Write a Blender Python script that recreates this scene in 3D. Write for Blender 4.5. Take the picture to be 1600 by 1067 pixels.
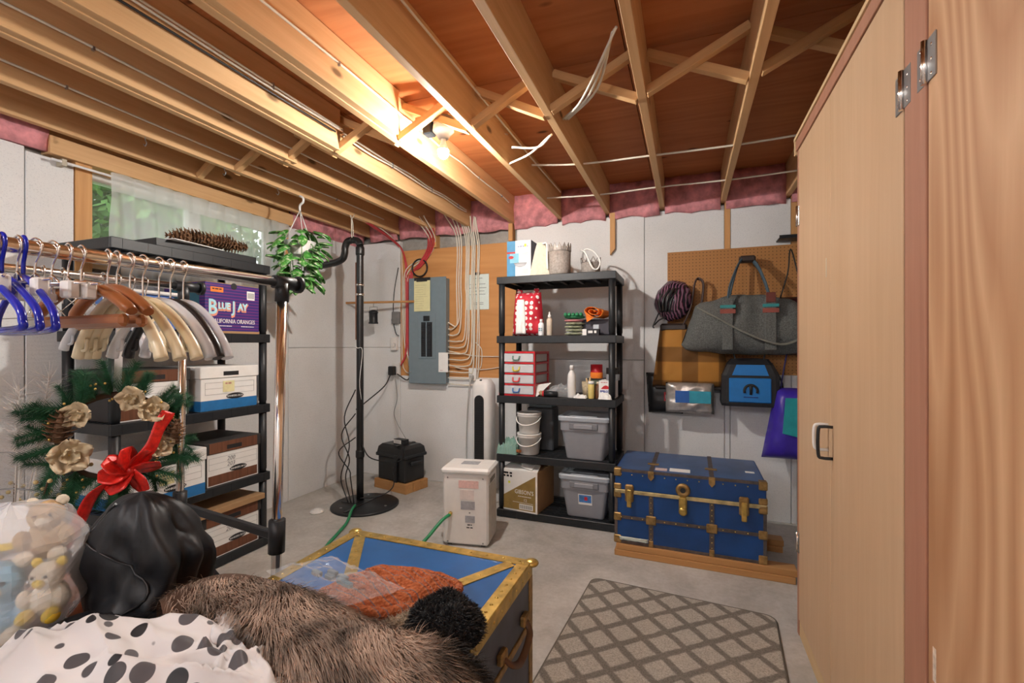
import bpy, bmesh, math, random
from mathutils import Vector, Matrix, noise, Euler
random.seed(7)
C = bpy.context.scene.collection
S = bpy.context.scene
for o in list(bpy.data.objects): bpy.data.objects.remove(o)
PI = math.pi
# ---------------------------------------------------------------- camera (frame taken as 1600x1067)
FPX, HX, HY, YAW, CAMZ = 720.0, 800.0, 540.0, math.atan(274/720.0), 1.32
cam_d = bpy.data.cameras.new('camera'); cam_d.sensor_width = 36; cam_d.lens = FPX/1600*36
cam_d.shift_y = (HY-533.5)/1600; cam_d.clip_start = .02
cam = bpy.data.objects.new('camera', cam_d); C.objects.link(cam)
cam.location = (0, 0, CAMZ); cam.rotation_euler = (PI/2, 0, YAW); S.camera = cam
# ---------------------------------------------------------------- world, exposure
S.view_settings.view_transform = 'Standard'; S.view_settings.look = 'None'; S.view_settings.gamma = 1
S.view_settings.use_curve_mapping = False
S.view_settings.exposure = 1.3
W = bpy.data.worlds.new('world'); S.world = W; W.use_nodes = True
wn = W.node_tree.nodes; wl = W.node_tree.links
sky = wn.new('ShaderNodeTexSky'); sky.sky_type = 'HOSEK_WILKIE'; sky.turbidity = 6; sky.sun_direction = (.3, -.5, .8)
bgn = wn['Background']; ov = wn.new('ShaderNodeMix'); ov.data_type = 'RGBA'; ov.inputs[0].default_value = .75; ov.inputs[7].default_value = (1, 1, 1, 1)      # overcast
wl.new(sky.outputs[0], ov.inputs[6]); wl.new(ov.outputs[2], bgn.inputs[0]); bgn.inputs[1].default_value = 1.3
BULB, FILL = 1050.0, 56.0        # emission strength of the bare bulb and of the fill globes added behind the camera
# ---------------------------------------------------------------- photo pixel -> point on a known plane
Fv = Vector((-math.sin(YAW), math.cos(YAW), 0)); Rv = Vector((math.cos(YAW), math.sin(YAW), 0)); CP = Vector((0, 0, CAMZ))
def ray(px, py): return Fv + Rv*((px-HX)/FPX) + Vector((0, 0, (HY-py)/FPX))
def onX(px, py, X): r = ray(px, py); return CP + r*(X/r.x)
def onY(px, py, Y): r = ray(px, py); return CP + r*(Y/r.y)
def onZ(px, py, Z): r = ray(px, py); return CP + r*((Z-CAMZ)/r.z)
# ---------------------------------------------------------------- materials
MATS = {}
def nt(name):
    m = bpy.data.materials.new(name); m.use_nodes = True
    n = m.node_tree.nodes; l = m.node_tree.links
    return m, n, l, n['Principled BSDF']
def ramp(n, l, src, stops):
    r = n.new('ShaderNodeValToRGB'); e = r.color_ramp.elements
    while len(e) < len(stops): e.new(.5)
    for i, (p, c) in enumerate(stops): e[i].position = p; e[i].color = (*c, 1)
    l.new(src, r.inputs[0]); return r.outputs[0]
def coords(n, l, scale=(1, 1, 1), rot=(0, 0, 0)):
    t = n.new('ShaderNodeTexCoord'); mp = n.new('ShaderNodeMapping'); l.new(t.outputs['Object'], mp.inputs[0])
    mp.inputs['Scale'].default_value = scale; mp.inputs['Rotation'].default_value = rot
    return mp.outputs[0]
def tnoise(n, l, vec, scale, detail=4, rough=.55, dist=0):
    t = n.new('ShaderNodeTexNoise'); l.new(vec, t.inputs['Vector']); t.inputs['Scale'].default_value = scale
    t.inputs['Detail'].default_value = detail; t.inputs['Roughness'].default_value = rough; t.inputs['Distortion'].default_value = dist
    return t.outputs[0]
def bump(n, l, b, h, strength, dist=.01):
    bn = n.new('ShaderNodeBump'); bn.inputs['Strength'].default_value = strength; bn.inputs['Distance'].default_value = dist
    l.new(h, bn.inputs['Height']); l.new(bn.outputs[0], b.inputs['Normal'])
def mul(c, k): return tuple(min(1, max(0, x*k)) for x in c)
def mat(name, col, rough=.5, metal=0, var=.12, scale=20, bmp=0, emit=None, spec=None, sheen=0, aniso=(1, 1, 1)):
    if name in MATS: return MATS[name]
    m, n, l, b = nt(name)
    v = coords(n, l, aniso); f = tnoise(n, l, v, scale)
    l.new(ramp(n, l, f, [(.3, mul(col, 1-var)), (.7, mul(col, 1+var))]), b.inputs['Base Color'])
    b.inputs['Roughness'].default_value = rough; b.inputs['Metallic'].default_value = metal
    if spec is not None: b.inputs['Specular IOR Level'].default_value = spec
    if sheen: b.inputs['Sheen Weight'].default_value = sheen
    if bmp: bump(n, l, b, f, bmp, .004)
    if emit: b.inputs['Emission Color'].default_value = (*emit[0], 1); b.inputs['Emission Strength'].default_value = emit[1]
    MATS[name] = m; return m
def wood(name, c1, c2, axis='y', rough=.6, fine=30, knots=True, cath=0.0, spec=.3):
    if name in MATS: return MATS[name]
    m, n, l, b = nt(name)
    k = {'x': (.06, 1, 1), 'y': (1, .06, 1), 'z': (1, 1, .06)}[axis]
    v = coords(n, l, k); f = tnoise(n, l, v, fine, 5, .6, .4)
    big = tnoise(n, l, coords(n, l, tuple(math.sqrt(x) for x in k)), 2.2, 2)
    mx = n.new('ShaderNodeMath'); mx.operation = 'MULTIPLY_ADD'; l.new(f, mx.inputs[0]); mx.inputs[1].default_value = .6; 
    m2 = n.new('ShaderNodeMath'); m2.operation = 'MULTIPLY'; l.new(big, m2.inputs[0]); m2.inputs[1].default_value = .4
    l.new(m2.outputs[0], mx.inputs[2]); val = mx.outputs[0]
    if cath:
        kk = {'x': (.16, 1, 1), 'y': (1, .16, 1), 'z': (1, 1, .16)}[axis]
        w = tnoise(n, l, coords(n, l, kk), 1.8, 2.2, .5)
        s = n.new('ShaderNodeMath'); s.operation = 'MULTIPLY'; l.new(w, s.inputs[0]); s.inputs[1].default_value = 21
        fr = n.new('ShaderNodeMath'); fr.operation = 'PINGPONG'; l.new(s.outputs[0], fr.inputs[0]); fr.inputs[1].default_value = .5
        m3 = n.new('ShaderNodeMath'); m3.operation = 'MULTIPLY_ADD'; l.new(fr.outputs[0], m3.inputs[0]); m3.inputs[1].default_value = cath
        l.new(val, m3.inputs[2]); m4 = n.new('ShaderNodeMath'); m4.operation = 'SUBTRACT'; l.new(m3.outputs[0], m4.inputs[0]); m4.inputs[1].default_value = cath*.25
        val = m4.outputs[0]
    col = ramp(n, l, val, [(.25, c2), (.5, tuple((a+b_)/2 for a, b_ in zip(c1, c2))), (.72, c1)])
    if knots:
        vo = n.new('ShaderNodeTexVoronoi'); l.new(coords(n, l, {'x': (.45, 1, 1), 'y': (1, .45, 1), 'z': (1, 1, .45)}[axis]), vo.inputs['Vector']); vo.inputs['Scale'].default_value = 4.2
        kr = ramp(n, l, vo.outputs['Distance'], [(.04, (0, 0, 0)), (.085, (1, 1, 1))])
        mix = n.new('ShaderNodeMix'); mix.data_type = 'RGBA'; l.new(kr, mix.inputs[0]); mix.inputs[6].default_value = (*mul(c2, .35), 1); l.new(col, mix.inputs[7]); col = mix.outputs[2]
    l.new(col, b.inputs['Base Color']); b.inputs['Roughness'].default_value = rough; b.inputs['Specular IOR Level'].default_value = spec
    bump(n, l, b, f, .08, .003)
    MATS[name] = m; return m
def dots(name, ground, dot, dot2, scale, thr, rough=.7, rnd=.5, trans=0):
    m, n, l, b = nt(name); vo = n.new('ShaderNodeTexVoronoi'); l.new(coords(n, l), vo.inputs['Vector']); vo.inputs['Scale'].default_value = scale
    vo.inputs['Randomness'].default_value = rnd
    d2 = ramp(n, l, vo.outputs['Color'], [(.45, dot), (.55, dot2)])
    k = ramp(n, l, vo.outputs['Distance'], [(thr, (0, 0, 0)), (thr+.02, (1, 1, 1))])
    mix = n.new('ShaderNodeMix'); mix.data_type = 'RGBA'; l.new(k, mix.inputs[0]); l.new(d2, mix.inputs[6]); mix.inputs[7].default_value = (*ground, 1)
    l.new(mix.outputs[2], b.inputs['Base Color']); b.inputs['Roughness'].default_value = rough
    MATS[name] = m; return m
def clear(name, tint=(1, 1, 1), gloss=.12, rough=.08, tr=.85):
    if name in MATS: return MATS[name]
    m, n, l, b = nt(name); o = n['Material Output']
    t = n.new('ShaderNodeBsdfTransparent'); t.inputs[0].default_value = (*tint, 1)
    b.inputs['Base Color'].default_value = (*tint, 1); b.inputs['Roughness'].default_value = rough
    lw = n.new('ShaderNodeLayerWeight'); lw.inputs[0].default_value = .35
    mp = n.new('ShaderNodeMapRange'); l.new(lw.outputs['Facing'], mp.inputs[0]); mp.inputs[3].default_value = 1-tr; mp.inputs[4].default_value = min(1, 1-tr+.14)
    mx = n.new('ShaderNodeMixShader'); l.new(mp.outputs[0], mx.inputs[0]); l.new(t.outputs[0], mx.inputs[1]); l.new(b.outputs[0], mx.inputs[2])
    l.new(mx.outputs[0], o.inputs[0]); MATS[name] = m; return m
def voile():
    m, n, l, b = nt('sheer_voile'); o = n['Material Output']; b.inputs['Base Color'].default_value = (.86, .86, .87, 1); b.inputs['Roughness'].default_value = .9
    tl = n.new('ShaderNodeBsdfTranslucent'); tl.inputs[0].default_value = (.85, .86, .88, 1); tp = n.new('ShaderNodeBsdfTransparent')
    a = n.new('ShaderNodeMixShader'); a.inputs[0].default_value = .5; l.new(b.outputs[0], a.inputs[1]); l.new(tl.outputs[0], a.inputs[2])
    c = n.new('ShaderNodeMixShader'); c.inputs[0].default_value = .52; l.new(tp.outputs[0], c.inputs[1]); l.new(a.outputs[0], c.inputs[2]); l.new(c.outputs[0], o.inputs[0]); return m
def foam_mat():
    m, n, l, b = nt('white_foam'); v = coords(n, l)
    f = tnoise(n, l, v, 160, 3, .7); g = tnoise(n, l, v, 1.3, 3)
    w = n.new('ShaderNodeTexWave'); w.bands_direction = 'Z'; l.new(v, w.inputs['Vector']); w.inputs['Scale'].default_value = 14; w.inputs['Distortion'].default_value = 1.5; w.inputs['Detail'].default_value = 3; w.inputs['Detail Scale'].default_value = 3
    c1 = ramp(n, l, f, [(.3, (.62, .64, .66)), (.45, (.8, .81, .82))]); c2 = ramp(n, l, g, [(.35, (.86, .85, .83)), (.7, (1, 1, 1))])
    mix = n.new('ShaderNodeMix'); mix.data_type = 'RGBA'; mix.blend_type = 'MULTIPLY'; mix.inputs[0].default_value = 1; l.new(c1, mix.inputs[6]); l.new(c2, mix.inputs[7])
    l.new(mix.outputs[2], b.inputs['Base Color']); b.inputs['Roughness'].default_value = .75
    a = n.new('ShaderNodeMath'); a.operation = 'MULTIPLY_ADD'; l.new(w.outputs[1], a.inputs[0]); a.inputs[1].default_value = .35; l.new(f, a.inputs[2])
    bump(n, l, b, a.outputs[0], .25, .002); MATS['foam'] = m; return m
def concrete_mat(name, c, s=1.0):
    m, n, l, b = nt(name); v = coords(n, l)
    a = tnoise(n, l, v, 1.6*s, 6, .65, .4); g = tnoise(n, l, v, 38, 4, .7); p = tnoise(n, l, v, 6, 3, .6)
    c1 = ramp(n, l, a, [(.3, mul(c, .72)), (.5, c), (.68, mul(c, 1.22))]); c2 = ramp(n, l, g, [(.3, (.82, .81, .79)), (.7, (1, 1, 1))]); c3 = ramp(n, l, p, [(.3, (.86, .85, .83)), (.6, (1, 1, 1))])
    x = n.new('ShaderNodeMix'); x.data_type = 'RGBA'; x.blend_type = 'MULTIPLY'; x.inputs[0].default_value = 1; l.new(c1, x.inputs[6]); l.new(c2, x.inputs[7])
    y = n.new('ShaderNodeMix'); y.data_type = 'RGBA'; y.blend_type = 'MULTIPLY'; y.inputs[0].default_value = 1; l.new(x.outputs[2], y.inputs[6]); l.new(c3, y.inputs[7])
    l.new(y.outputs[2], b.inputs['Base Color']); b.inputs['Roughness'].default_value = .62; bump(n, l, b, g, .15, .003); MATS[name] = m; return m
FOAM = foam_mat(); CONC = concrete_mat('concrete_floor', (.54, .525, .50)); CWALL = concrete_mat('concrete_wall', (.38, .36, .33), 2)
JOIST = wood('joist_lumber', (.74, .47, .245), (.53, .295, .125), 'y'); JOISTX = wood('strut_lumber', (.73, .45, .22), (.52, .28, .11), 'x')
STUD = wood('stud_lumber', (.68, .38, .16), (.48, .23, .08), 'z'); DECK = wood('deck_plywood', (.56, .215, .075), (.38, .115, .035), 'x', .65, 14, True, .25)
BOARD = wood('plywood_board', (.66, .34, .13), (.50, .22, .07), 'x', .6, 12, True, .2)
DOORW = wood('door_veneer', (.62, .43, .27), (.52, .335, .195), 'z', .5, 26, False, 0, .35)
PLYD = wood('plywood_door', (.64, .40, .23), (.42, .21, .10), 'z', .5, 12, False, .7, .35)
REDW = wood('reddish_post', (.46, .235, .155), (.35, .16, .10), 'z', .55, 40, False)
PALEW = wood('pale_strip', (.68, .49, .28), (.56, .38, .2), 'y', .6, 30, False)
BROWNW = wood('varnished_wood', (.36, .13, .045), (.22, .07, .022), 'x', .3, 20, False)
LUMB = wood('lumber_x', (.56, .30, .12), (.38, .18, .06), 'x')
BLK = mat('black_plastic', (.012, .014, .017), .45, 0, .15, 30); BLK2 = mat('black_abs', (.013, .013, .014), .35); CHR = mat('chrome', (.80, .76, .72), .16, 1, .04, 8)
WHT = mat('white_plastic', (.78, .77, .75), .38, 0, .03); WHT2 = mat('white_paper', (.82, .82, .80), .7, 0, .03); CREAM = mat('cream_plastic', (.78, .68, .46), .32, 0, .06)
GREYP = mat('grey_panel_steel', (.19, .25, .285), .4, .1, .04); BRASS = mat('brass', (.62, .44, .13), .33, .85, .3, 25, .2); OLDBR = mat('aged_brass', (.36, .23, .09), .45, .75, .4, 30, .2)
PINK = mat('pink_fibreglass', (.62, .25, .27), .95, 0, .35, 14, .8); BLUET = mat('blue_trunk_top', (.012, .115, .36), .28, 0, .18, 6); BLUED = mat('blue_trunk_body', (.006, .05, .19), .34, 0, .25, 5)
STEEL = mat('steel', (.35, .36, .37), .35, .9); CARD = mat('brown_cardboard', (.42, .25, .12), .8, 0, .08, 12); BLUEH = mat('blue_hanger_plastic', (.008, .02, .42), .2, 0, .1)
WIREW = mat('white_cable', (.74, .68, .57), .45, 0, .05); WIRER = mat('red_cable', (.52, .045, .05), .45, 0, .1); WIREK = mat('black_cable', (.012, .012, .013), .45)
GREEN = mat('green_hose', (.02, .25, .10), .4); CLR = clear('clear_plastic_film', (.96, .97, .98), tr=.86); GLASS = clear('window_glass', (.95, .98, .97), tr=.93)
INK = mat('black_ink', (.012, .012, .014), .6); GREYINK = mat('grey_ink', (.25, .25, .26), .7)
# ---------------------------------------------------------------- mesh builder
class MB:
    def __init__(s): s.bm = bmesh.new()
    def _fin(s, fs, smooth):
        if smooth:
            for f in fs: f.smooth = True
    def box(s, x0, x1, y0, y1, z0, z1, bev=0, M=None, seg=1):
        t = bmesh.new(); bmesh.ops.create_cube(t, size=1)
        for v in t.verts: v.co = Vector(((x0+x1)/2+v.co.x*(x1-x0), (y0+y1)/2+v.co.y*(y1-y0), (z0+z1)/2+v.co.z*(z1-z0)))
        if bev: bmesh.ops.bevel(t, geom=list(t.edges), offset=bev, segments=seg, affect='EDGES', profile=.5)
        s.merge(t, M); return s
    def merge(s, t, M=None, smooth=None):
        mp = {}
        for v in t.verts: mp[v] = s.bm.verts.new(M @ v.co if M else v.co)
        for f in t.faces:
            try:
                g = s.bm.faces.new([mp[v] for v in f.verts]); g.smooth = f.smooth if smooth is None else smooth
            except ValueError: pass
        t.free()
    def ring_surface(s, rings, cap0=True, cap1=True, smooth=True, closed=True):
        vs = [[s.bm.verts.new(p) for p in r] for r in rings]; n = len(rings[0])
        for a, b in zip(vs[:-1], vs[1:]):
            for i in range(n if closed else n-1):
                j = (i+1) % n
                f = s.bm.faces.new((a[i], a[j], b[j], b[i])); f.smooth = smooth
        if cap0 and closed: s.bm.faces.new(list(reversed(vs[0])))
        if cap1 and closed: s.bm.faces.new(vs[-1])
        return s
    def tube(s, pts, r, seg=8, smooth=True, caps=True, flat=None):
        pts = [Vector(p) for p in pts]; n = len(pts); rings = []; up = None
        for i, p in enumerate(pts):
            d = (pts[min(i+1, n-1)]-pts[max(i-1, 0)])
            if d.length < 1e-9: d = Vector((0, 0, 1))
            d.normalize()
            if up is None:
                up = Vector((0, 0, 1)) if abs(d.z) < .9 else Vector((1, 0, 0))
            a = d.cross(up)
            if a.length < 1e-6: a = d.cross(Vector((.3, .8, .5)))
            a.normalize(); b = a.cross(d).normalized(); up = b
            rr = r[i] if isinstance(r, (list, tuple)) else r
            ry = rr*(flat or 1)
            rings.append([p + a*math.cos(2*PI*k/seg)*rr + b*math.sin(2*PI*k/seg)*ry for k in range(seg)])
        return s.ring_surface(rings, caps, caps, smooth)
    def cyl(s, p0, p1, r0, r1=None, seg=16, smooth=True): return s.tube([p0, p1], [r0, r0 if r1 is None else r1], seg, smooth)
    def lathe(s, prof, c=(0, 0, 0), seg=20, sx=1, sy=1, smooth=True, cap=True):
        c = Vector(c)
        return s.ring_surface([[c+Vector((r*sx*math.cos(2*PI*k/seg), r*sy*math.sin(2*PI*k/seg), z)) for k in range(seg)] for r, z in prof], cap, cap, smooth)
    def ball(s, c, r, sx=1, sy=1, sz=1, seg=12, rings=7, nz=0, ns=6):
        P = [(max(.0005, r*math.sin(PI*i/rings)), -r*math.cos(PI*i/rings)*sz) for i in range(rings+1)]
        st = len(s.bm.verts); s.lathe(P, c, seg, sx, sy)
        if nz:
            s.bm.verts.ensure_lookup_table(); c = Vector(c)
            for v in s.bm.verts[st:]:
                d = v.co-c; v.co = c + d*(1+nz*noise.noise(d.normalized()*ns*.5+c*7))
        return s
    def grid(s, fn, nu, nv, smooth=True, closeu=False):
        vs = [[s.bm.verts.new(fn(i/nu, j/nv)) for i in range(nu if closeu else nu+1)] for j in range(nv+1)]
        for j in range(nv):
            for i in range(nu):
                k = (i+1) % nu if closeu else i+1
                try:
                    f = s.bm.faces.new((vs[j][i], vs[j][k], vs[j+1][k], vs[j+1][i])); f.smooth = smooth
                except ValueError: pass
        return s
    def poly(s, pts, thick, nrm):
        n = Vector(nrm).normalized()*thick; a = [s.bm.verts.new(Vector(p)) for p in pts]; b = [s.bm.verts.new(Vector(p)+n) for p in pts]
        s.bm.faces.new(a); s.bm.faces.new(list(reversed(b)))
        for i in range(len(a)): j = (i+1) % len(a); s.bm.faces.new((a[i], b[i], b[j], a[j]))
        return s
    def tri(s, a, b, c): s.bm.faces.new([s.bm.verts.new(Vector(p)) for p in (a, b, c)])
    def build(s, name, m, parent=None, loc=None, rot=None, kind=None, label=None, fix=True):
        if fix: bmesh.ops.recalc_face_normals(s.bm, faces=list(s.bm.faces))
        me = bpy.data.meshes.new(name); s.bm.to_mesh(me); s.bm.free()
        o = bpy.data.objects.new(name, me); C.objects.link(o); me.materials.append(m)
        if parent: o.parent = parent
        if loc is not None: o.location = loc
        if rot is not None: o.rotation_euler = rot
        if kind: o['kind'] = kind
        if label: o['label'] = label
        return o
def thing(name, label, cat, loc=(0, 0, 0), rz=0, group=None, rot=None):
    o = bpy.data.objects.new(name, None); C.objects.link(o); o.empty_display_size = .05
    o.location = loc; o.rotation_euler = rot if rot else (0, 0, rz); return tag(o, label, cat, group)
def tag(o, label, cat, group=None):
    o['label'] = label; o['category'] = cat
    if group: o['group'] = group
    return o
def inst(src, parent, loc, rot=(0, 0, 0), sc=1):
    o = src.copy(); C.objects.link(o); o.parent = parent; o.location = loc; o.rotation_euler = rot
    o.scale = (sc, sc, sc) if not hasattr(sc, '__len__') else sc
    return o
def part(name, m, parent, *boxes, bev=0, kind=None, label=None, loc=None, rot=None):
    b = MB()
    for q in boxes: b.box(*q, bev=bev)
    return b.build(name, m, parent, loc, rot, kind, label)
def text(name, s, size, m, parent, org, face='-y', ext=.0006, align='CENTER', sx=1.0, shear=0, bold=0):
    cu = bpy.data.curves.new('t', 'FONT'); cu.body = s; cu.size = size; cu.align_x = align; cu.extrude = ext; cu.shear = shear; cu.offset = bold; cu.resolution_u = 2
    t = bpy.data.objects.new('t', cu); C.objects.link(t); bpy.context.view_layer.update()
    me = bpy.data.meshes.new_from_object(t.evaluated_get(bpy.context.evaluated_depsgraph_get()))
    bpy.data.objects.remove(t); bpy.data.curves.remove(cu)
    R = {'-y': Matrix(((1, 0, 0), (0, 0, -1), (0, 1, 0))), '+x': Matrix(((0, 0, 1), (1, 0, 0), (0, 1, 0))), '-x': Matrix(((0, 0, -1), (-1, 0, 0), (0, 1, 0))), '+z': Matrix.Identity(3)}[face]
    for v in me.vertices: v.co.x *= sx; v.co = R @ v.co
    me.name = name; o = bpy.data.objects.new(name, me); C.objects.link(o); me.materials.clear(); me.materials.append(m)
    o.parent = parent; o.location = org; return o
def scribble(name, m, parent, org, w, rows=1, h=.006, gap=.012, face='-y', d=.0008):
    """unreadable small print: rows of short ink bars"""
    b = MB(); rn = random.Random(len(name)+rows+int(w*1e4))
    for r in range(rows):
        x = -w/2
        while x < w/2-.002:
            l = min(rn.uniform(.3, 1.0)*h*3, w/2-x); z = -r*gap
            if face == '-y': b.box(x, x+l, -d, 0, z, z+h)
            else: b.box(0, d, x, x+l, z, z+h)
            x += l+h*.6
    return b.build(name, m, parent, org, kind='stuff')
def smooth_path(pts, n=6):
    P = [Vector(p) for p in pts]; P = [P[0]*2-P[1]]+P+[P[-1]*2-P[-2]]; out = []
    for i in range(1, len(P)-2):
        for k in range(n):
            t = k/n; a, b, c, d = P[i-1:i+3]
            out.append(.5*((2*b)+(c-a)*t+(2*a-5*b+4*c-d)*t*t+(3*b-a-3*c+d)*t**3))
    out.append(P[-2]); return out
def cable(name, pts, r, m, label, group=None, seg=6, n=6, cat='cable'):
    pts = smooth_path(pts, n); o0 = pts[0].copy(); b = MB(); b.tube([p-o0 for p in pts], r, seg)
    return tag(b.build(name, m, None, o0), label, cat, group)
def struct(o): o['kind'] = 'structure'; return o
# ================================================================ STRUCTURE
XL, YB, XR, YF, ZC = -3.165, 3.93, 1.25, -2.6, 2.67     # foam face left, foam face back, right wall, wall behind, underside of deck
ZJ = 2.43                                               # underside of joists
fl = struct(part('floor', CONC, None, (XL-.3, XR+.1, YF-.1, YB+.2, -.12, 0)))
# ---- ceiling: plywood deck sheets with joists, sistered joists and cross bridging
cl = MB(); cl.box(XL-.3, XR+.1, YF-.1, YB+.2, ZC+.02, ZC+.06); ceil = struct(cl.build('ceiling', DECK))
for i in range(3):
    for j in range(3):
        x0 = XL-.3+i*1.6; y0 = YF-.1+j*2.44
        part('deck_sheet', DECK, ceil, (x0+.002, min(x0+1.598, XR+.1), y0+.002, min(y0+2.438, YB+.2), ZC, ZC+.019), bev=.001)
JX = [1.12, .70, .26, -.19, -.627, -1.04, -1.48, -1.91, -2.29, -2.70, -3.05]
jm = MB(); jm.box(-.019, .019, YF-.05, YB+.12, ZJ, ZC-.001, bev=.002); j0 = jm.build('joist', JOIST, ceil, (JX[0], 0, 0))
for x in JX[1:]: inst(j0, ceil, (x, random.uniform(-.02, .02), 0))
sm = MB(); sm.box(.0195, .058, YF-.05, 2.06, ZJ+.004, ZC-.004, bev=.002); s0 = sm.build('sister_joist', JOIST, ceil, (-1.48, 0, 0))
inst(s0, ceil, (-1.91, .05, 0)); inst(s0, ceil, (-2.29, .11, 0))
bw = MB()
def strut(xa, xb, y, up):
    za, zb = (ZJ+.012, ZC-.035) if up else (ZC-.035, ZJ+.012); b = MB()
    d = Vector((xb-xa, 0, zb-za)); L = d.length; ang = -math.atan2(d.z, d.x)
    b.box(0, L, -.019, .019, -.019, .019, bev=.002)
    b.build('bridging_strut', JOISTX, ceil, (xa, y, za), (0, ang, 0))
for i in range(len(JX)-1):
    a, b_ = JX[i+1]+.019, JX[i]-.019
    if JX[i+1] in (-1.48, -1.91, -2.29): a += .0
    strut(a, b_, 2.12, True); strut(a, b_, 2.162, False)
# rough blocking at wall side (short struts near window)
for x0, x1, y in ((-3.03, -2.72, 2.2), ): pass
# ---- back wall
wb = struct(part('wall_back', CWALL, None, (XL-.3, XR+.1, YB+.05, YB+.2, 0, ZC)))
def fp(x0, x1, z0, z1, par=wb, y0=YB, y1=YB+.049): part('foam_panel', FOAM, par, (x0+.002, x1-.002, y0, y1, z0, z1), bev=.003)
fp(XL, -2.70, .0, 1.30); fp(XL, -2.70, 1.303, 2.37)
fp(-2.70, -1.45, 0, 1.02)
fp(-1.45, -.33, 0, 1.2); fp(-1.45, -.33, 1.203, 2.405); fp(-.33, .27, 0, 2.41); fp(.31, .72, 0, 2.41); fp(.27, .31, 0, 2.0); fp(.76, XR, 0, 2.41); fp(.72, .76, 0, 2.0)
part('plywood_backboard', BOARD, wb, (-2.70, -1.45, YB+.012, YB+.048, 1.02, 2.27), bev=.002)
for x, z0 in ((-.585, 2.08), (.29, 2.0), (.74, 2.0)):
    b = MB(); b.poly([(x-.02, YB-.005, 2.43), (x+.02, YB-.005, 2.43), (x+.02, YB-.005, z0+.05), (x-.02, YB-.005, z0)], .035 if x > 0 else -.03, (0, 1, 0) if x > 0 else (0, 1, 0)); b.build('nailer_strip', STUD, wb)
for x in (-2.29, -1.5): part('nailer_strip', STUD, wb, (x-.02, x+.02, YB-.03, YB+.048, 2.27, 2.43), bev=.002)
def batt(x0, x1, y0, y1, z0, z1, par):
    b = MB(); s = Vector((x0*3, y0*3, z0))
    nx = max(2, int((x1-x0)/.05)); nz = max(2, int((z1-z0)/.05)); ny = max(2, int((y1-y0)/.05))
    if (x1-x0) > (y1-y0): fn = lambda u, v: Vector((x0+(x1-x0)*u, y0-.03*noise.noise(Vector((u*4, v*3, 0))+s)-.02*math.sin(PI*v), z0+(z1-z0)*v+.02*noise.noise(Vector((u*5, 9, v))+s)*(1-v)))
    else: fn = lambda u, v: Vector((x1+.03*noise.noise(Vector((u*4, v*3, 0))+s)+.02*math.sin(PI*v), y0+(y1-y0)*u, z0+(z1-z0)*v+.02*noise.noise(Vector((u*5, 9, v))+s)*(1-v)))
    b.grid(fn, max(nx, ny), nz); o = b.build('insulation_batt', PINK, par)
    md = o.modifiers.new('t', 'SOLIDIFY'); md.thickness = .03; md.offset = -1
for i in range(len(JX)-1): batt(JX[i+1]+.02, JX[i]-.02, YB+.0, YB+.04, 2.385, ZC, wb)
# ---- left wall with the window opening
WY0, WY1, WZ0, WZ1 = 1.60, 2.93, 1.80, 2.34
wlft = struct(part('wall_left', CWALL, None, (XL-.25, XL-.05, YF-.1, WY0-.04, 0, ZC), (XL-.25, XL-.05, WY1+.04, YB+.2, 0, ZC), (XL-.25, XL-.05, WY0-.04, WY1+.04, 0, WZ0-.04), (XL-.25, XL-.05, WY0-.04, WY1+.04, WZ1+.04, ZC)))
def fl_(y0, y1, z0, z1): part('foam_panel', FOAM, wlft, (XL-.049, XL, y0+.0025, y1-.0025, z0, z1), bev=.003)
fl_(YF, .1, 0, 2.34); fl_(.1, 1.317, 0, 2.34); fl_(1.317, 1.52, 0, 2.32); fl_(1.52, 2.98, 0, 1.74); fl_(2.98, YB, 0, 1.30); fl_(2.98, YB, 1.303, 2.33)
part('window_stud', STUD, wlft, (XL-.06, XL+.005, 1.522, 1.60, 1.3, 2.43), bev=.002); part('window_stud', STUD, wlft, (XL-.06, XL+.005, 2.93, 2.978, 1.745, 2.43), bev=.002)
part('window_sill', PALEW, wlft, (XL-.2, XL+.0, 1.602, 2.928, 1.76, 1.80), bev=.002)
part('window_header', STUD, wlft, (XL-.2, XL-.002, 1.602, 2.928, 2.345, 2.43), bev=.002)
for a in range(4): batt(XL-.1, XL-.02, YF+a*1.0, YF+a*1.0+1.0, 2.335, ZC, wlft)
batt(XL-.1, XL-.02, 3.0, YB, 2.335, ZC, wlft)
part('top_plate', JOIST, wlft, (XL-.05, XL+.035, 1.40, 3.0, 2.335, 2.43), (XL-.05, XL-.01, 1.40, 3.0, 2.43, ZC), bev=.002)
w1 = struct(part('window_1', WHT, None, (XL-.2, XL-.14, 1.602, 2.928, 1.80, 1.845), (XL-.2, XL-.14, 1.602, 2.928, 2.30, 2.345), (XL-.2, XL-.14, 1.602, 1.645, 1.845, 2.30), (XL-.2, XL-.14, 2.885, 2.928, 1.845, 2.30), (XL-.2, XL-.14, 2.24, 2.29, 1.845, 2.30)))
part('window_pane', GLASS, w1, (XL-.172, XL-.168, 1.645, 2.24, 1.845, 2.30)); part('window_pane', GLASS, w1, (XL-.182, XL-.178, 2.29, 2.885, 1.845, 2.30))
part('sash_frame', WHT, w1, (XL-.165, XL-.14, 2.29, 2.32, 1.845, 2.30), (XL-.165, XL-.14, 2.855, 2.885, 1.845, 2.30), (XL-.165, XL-.14, 2.32, 2.855, 1.845, 1.875), (XL-.165, XL-.14, 2.32, 2.855, 2.27, 2.30))
# ---- the two walls out of view
struct(part('wall_right', FOAM, None, (XR, XR+.1, YF-.1, YB, 0, ZC))); struct(part('wall_front', FOAM, None, (XL-.05, XR, YF-.1, YF, 0, ZC)))
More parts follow.
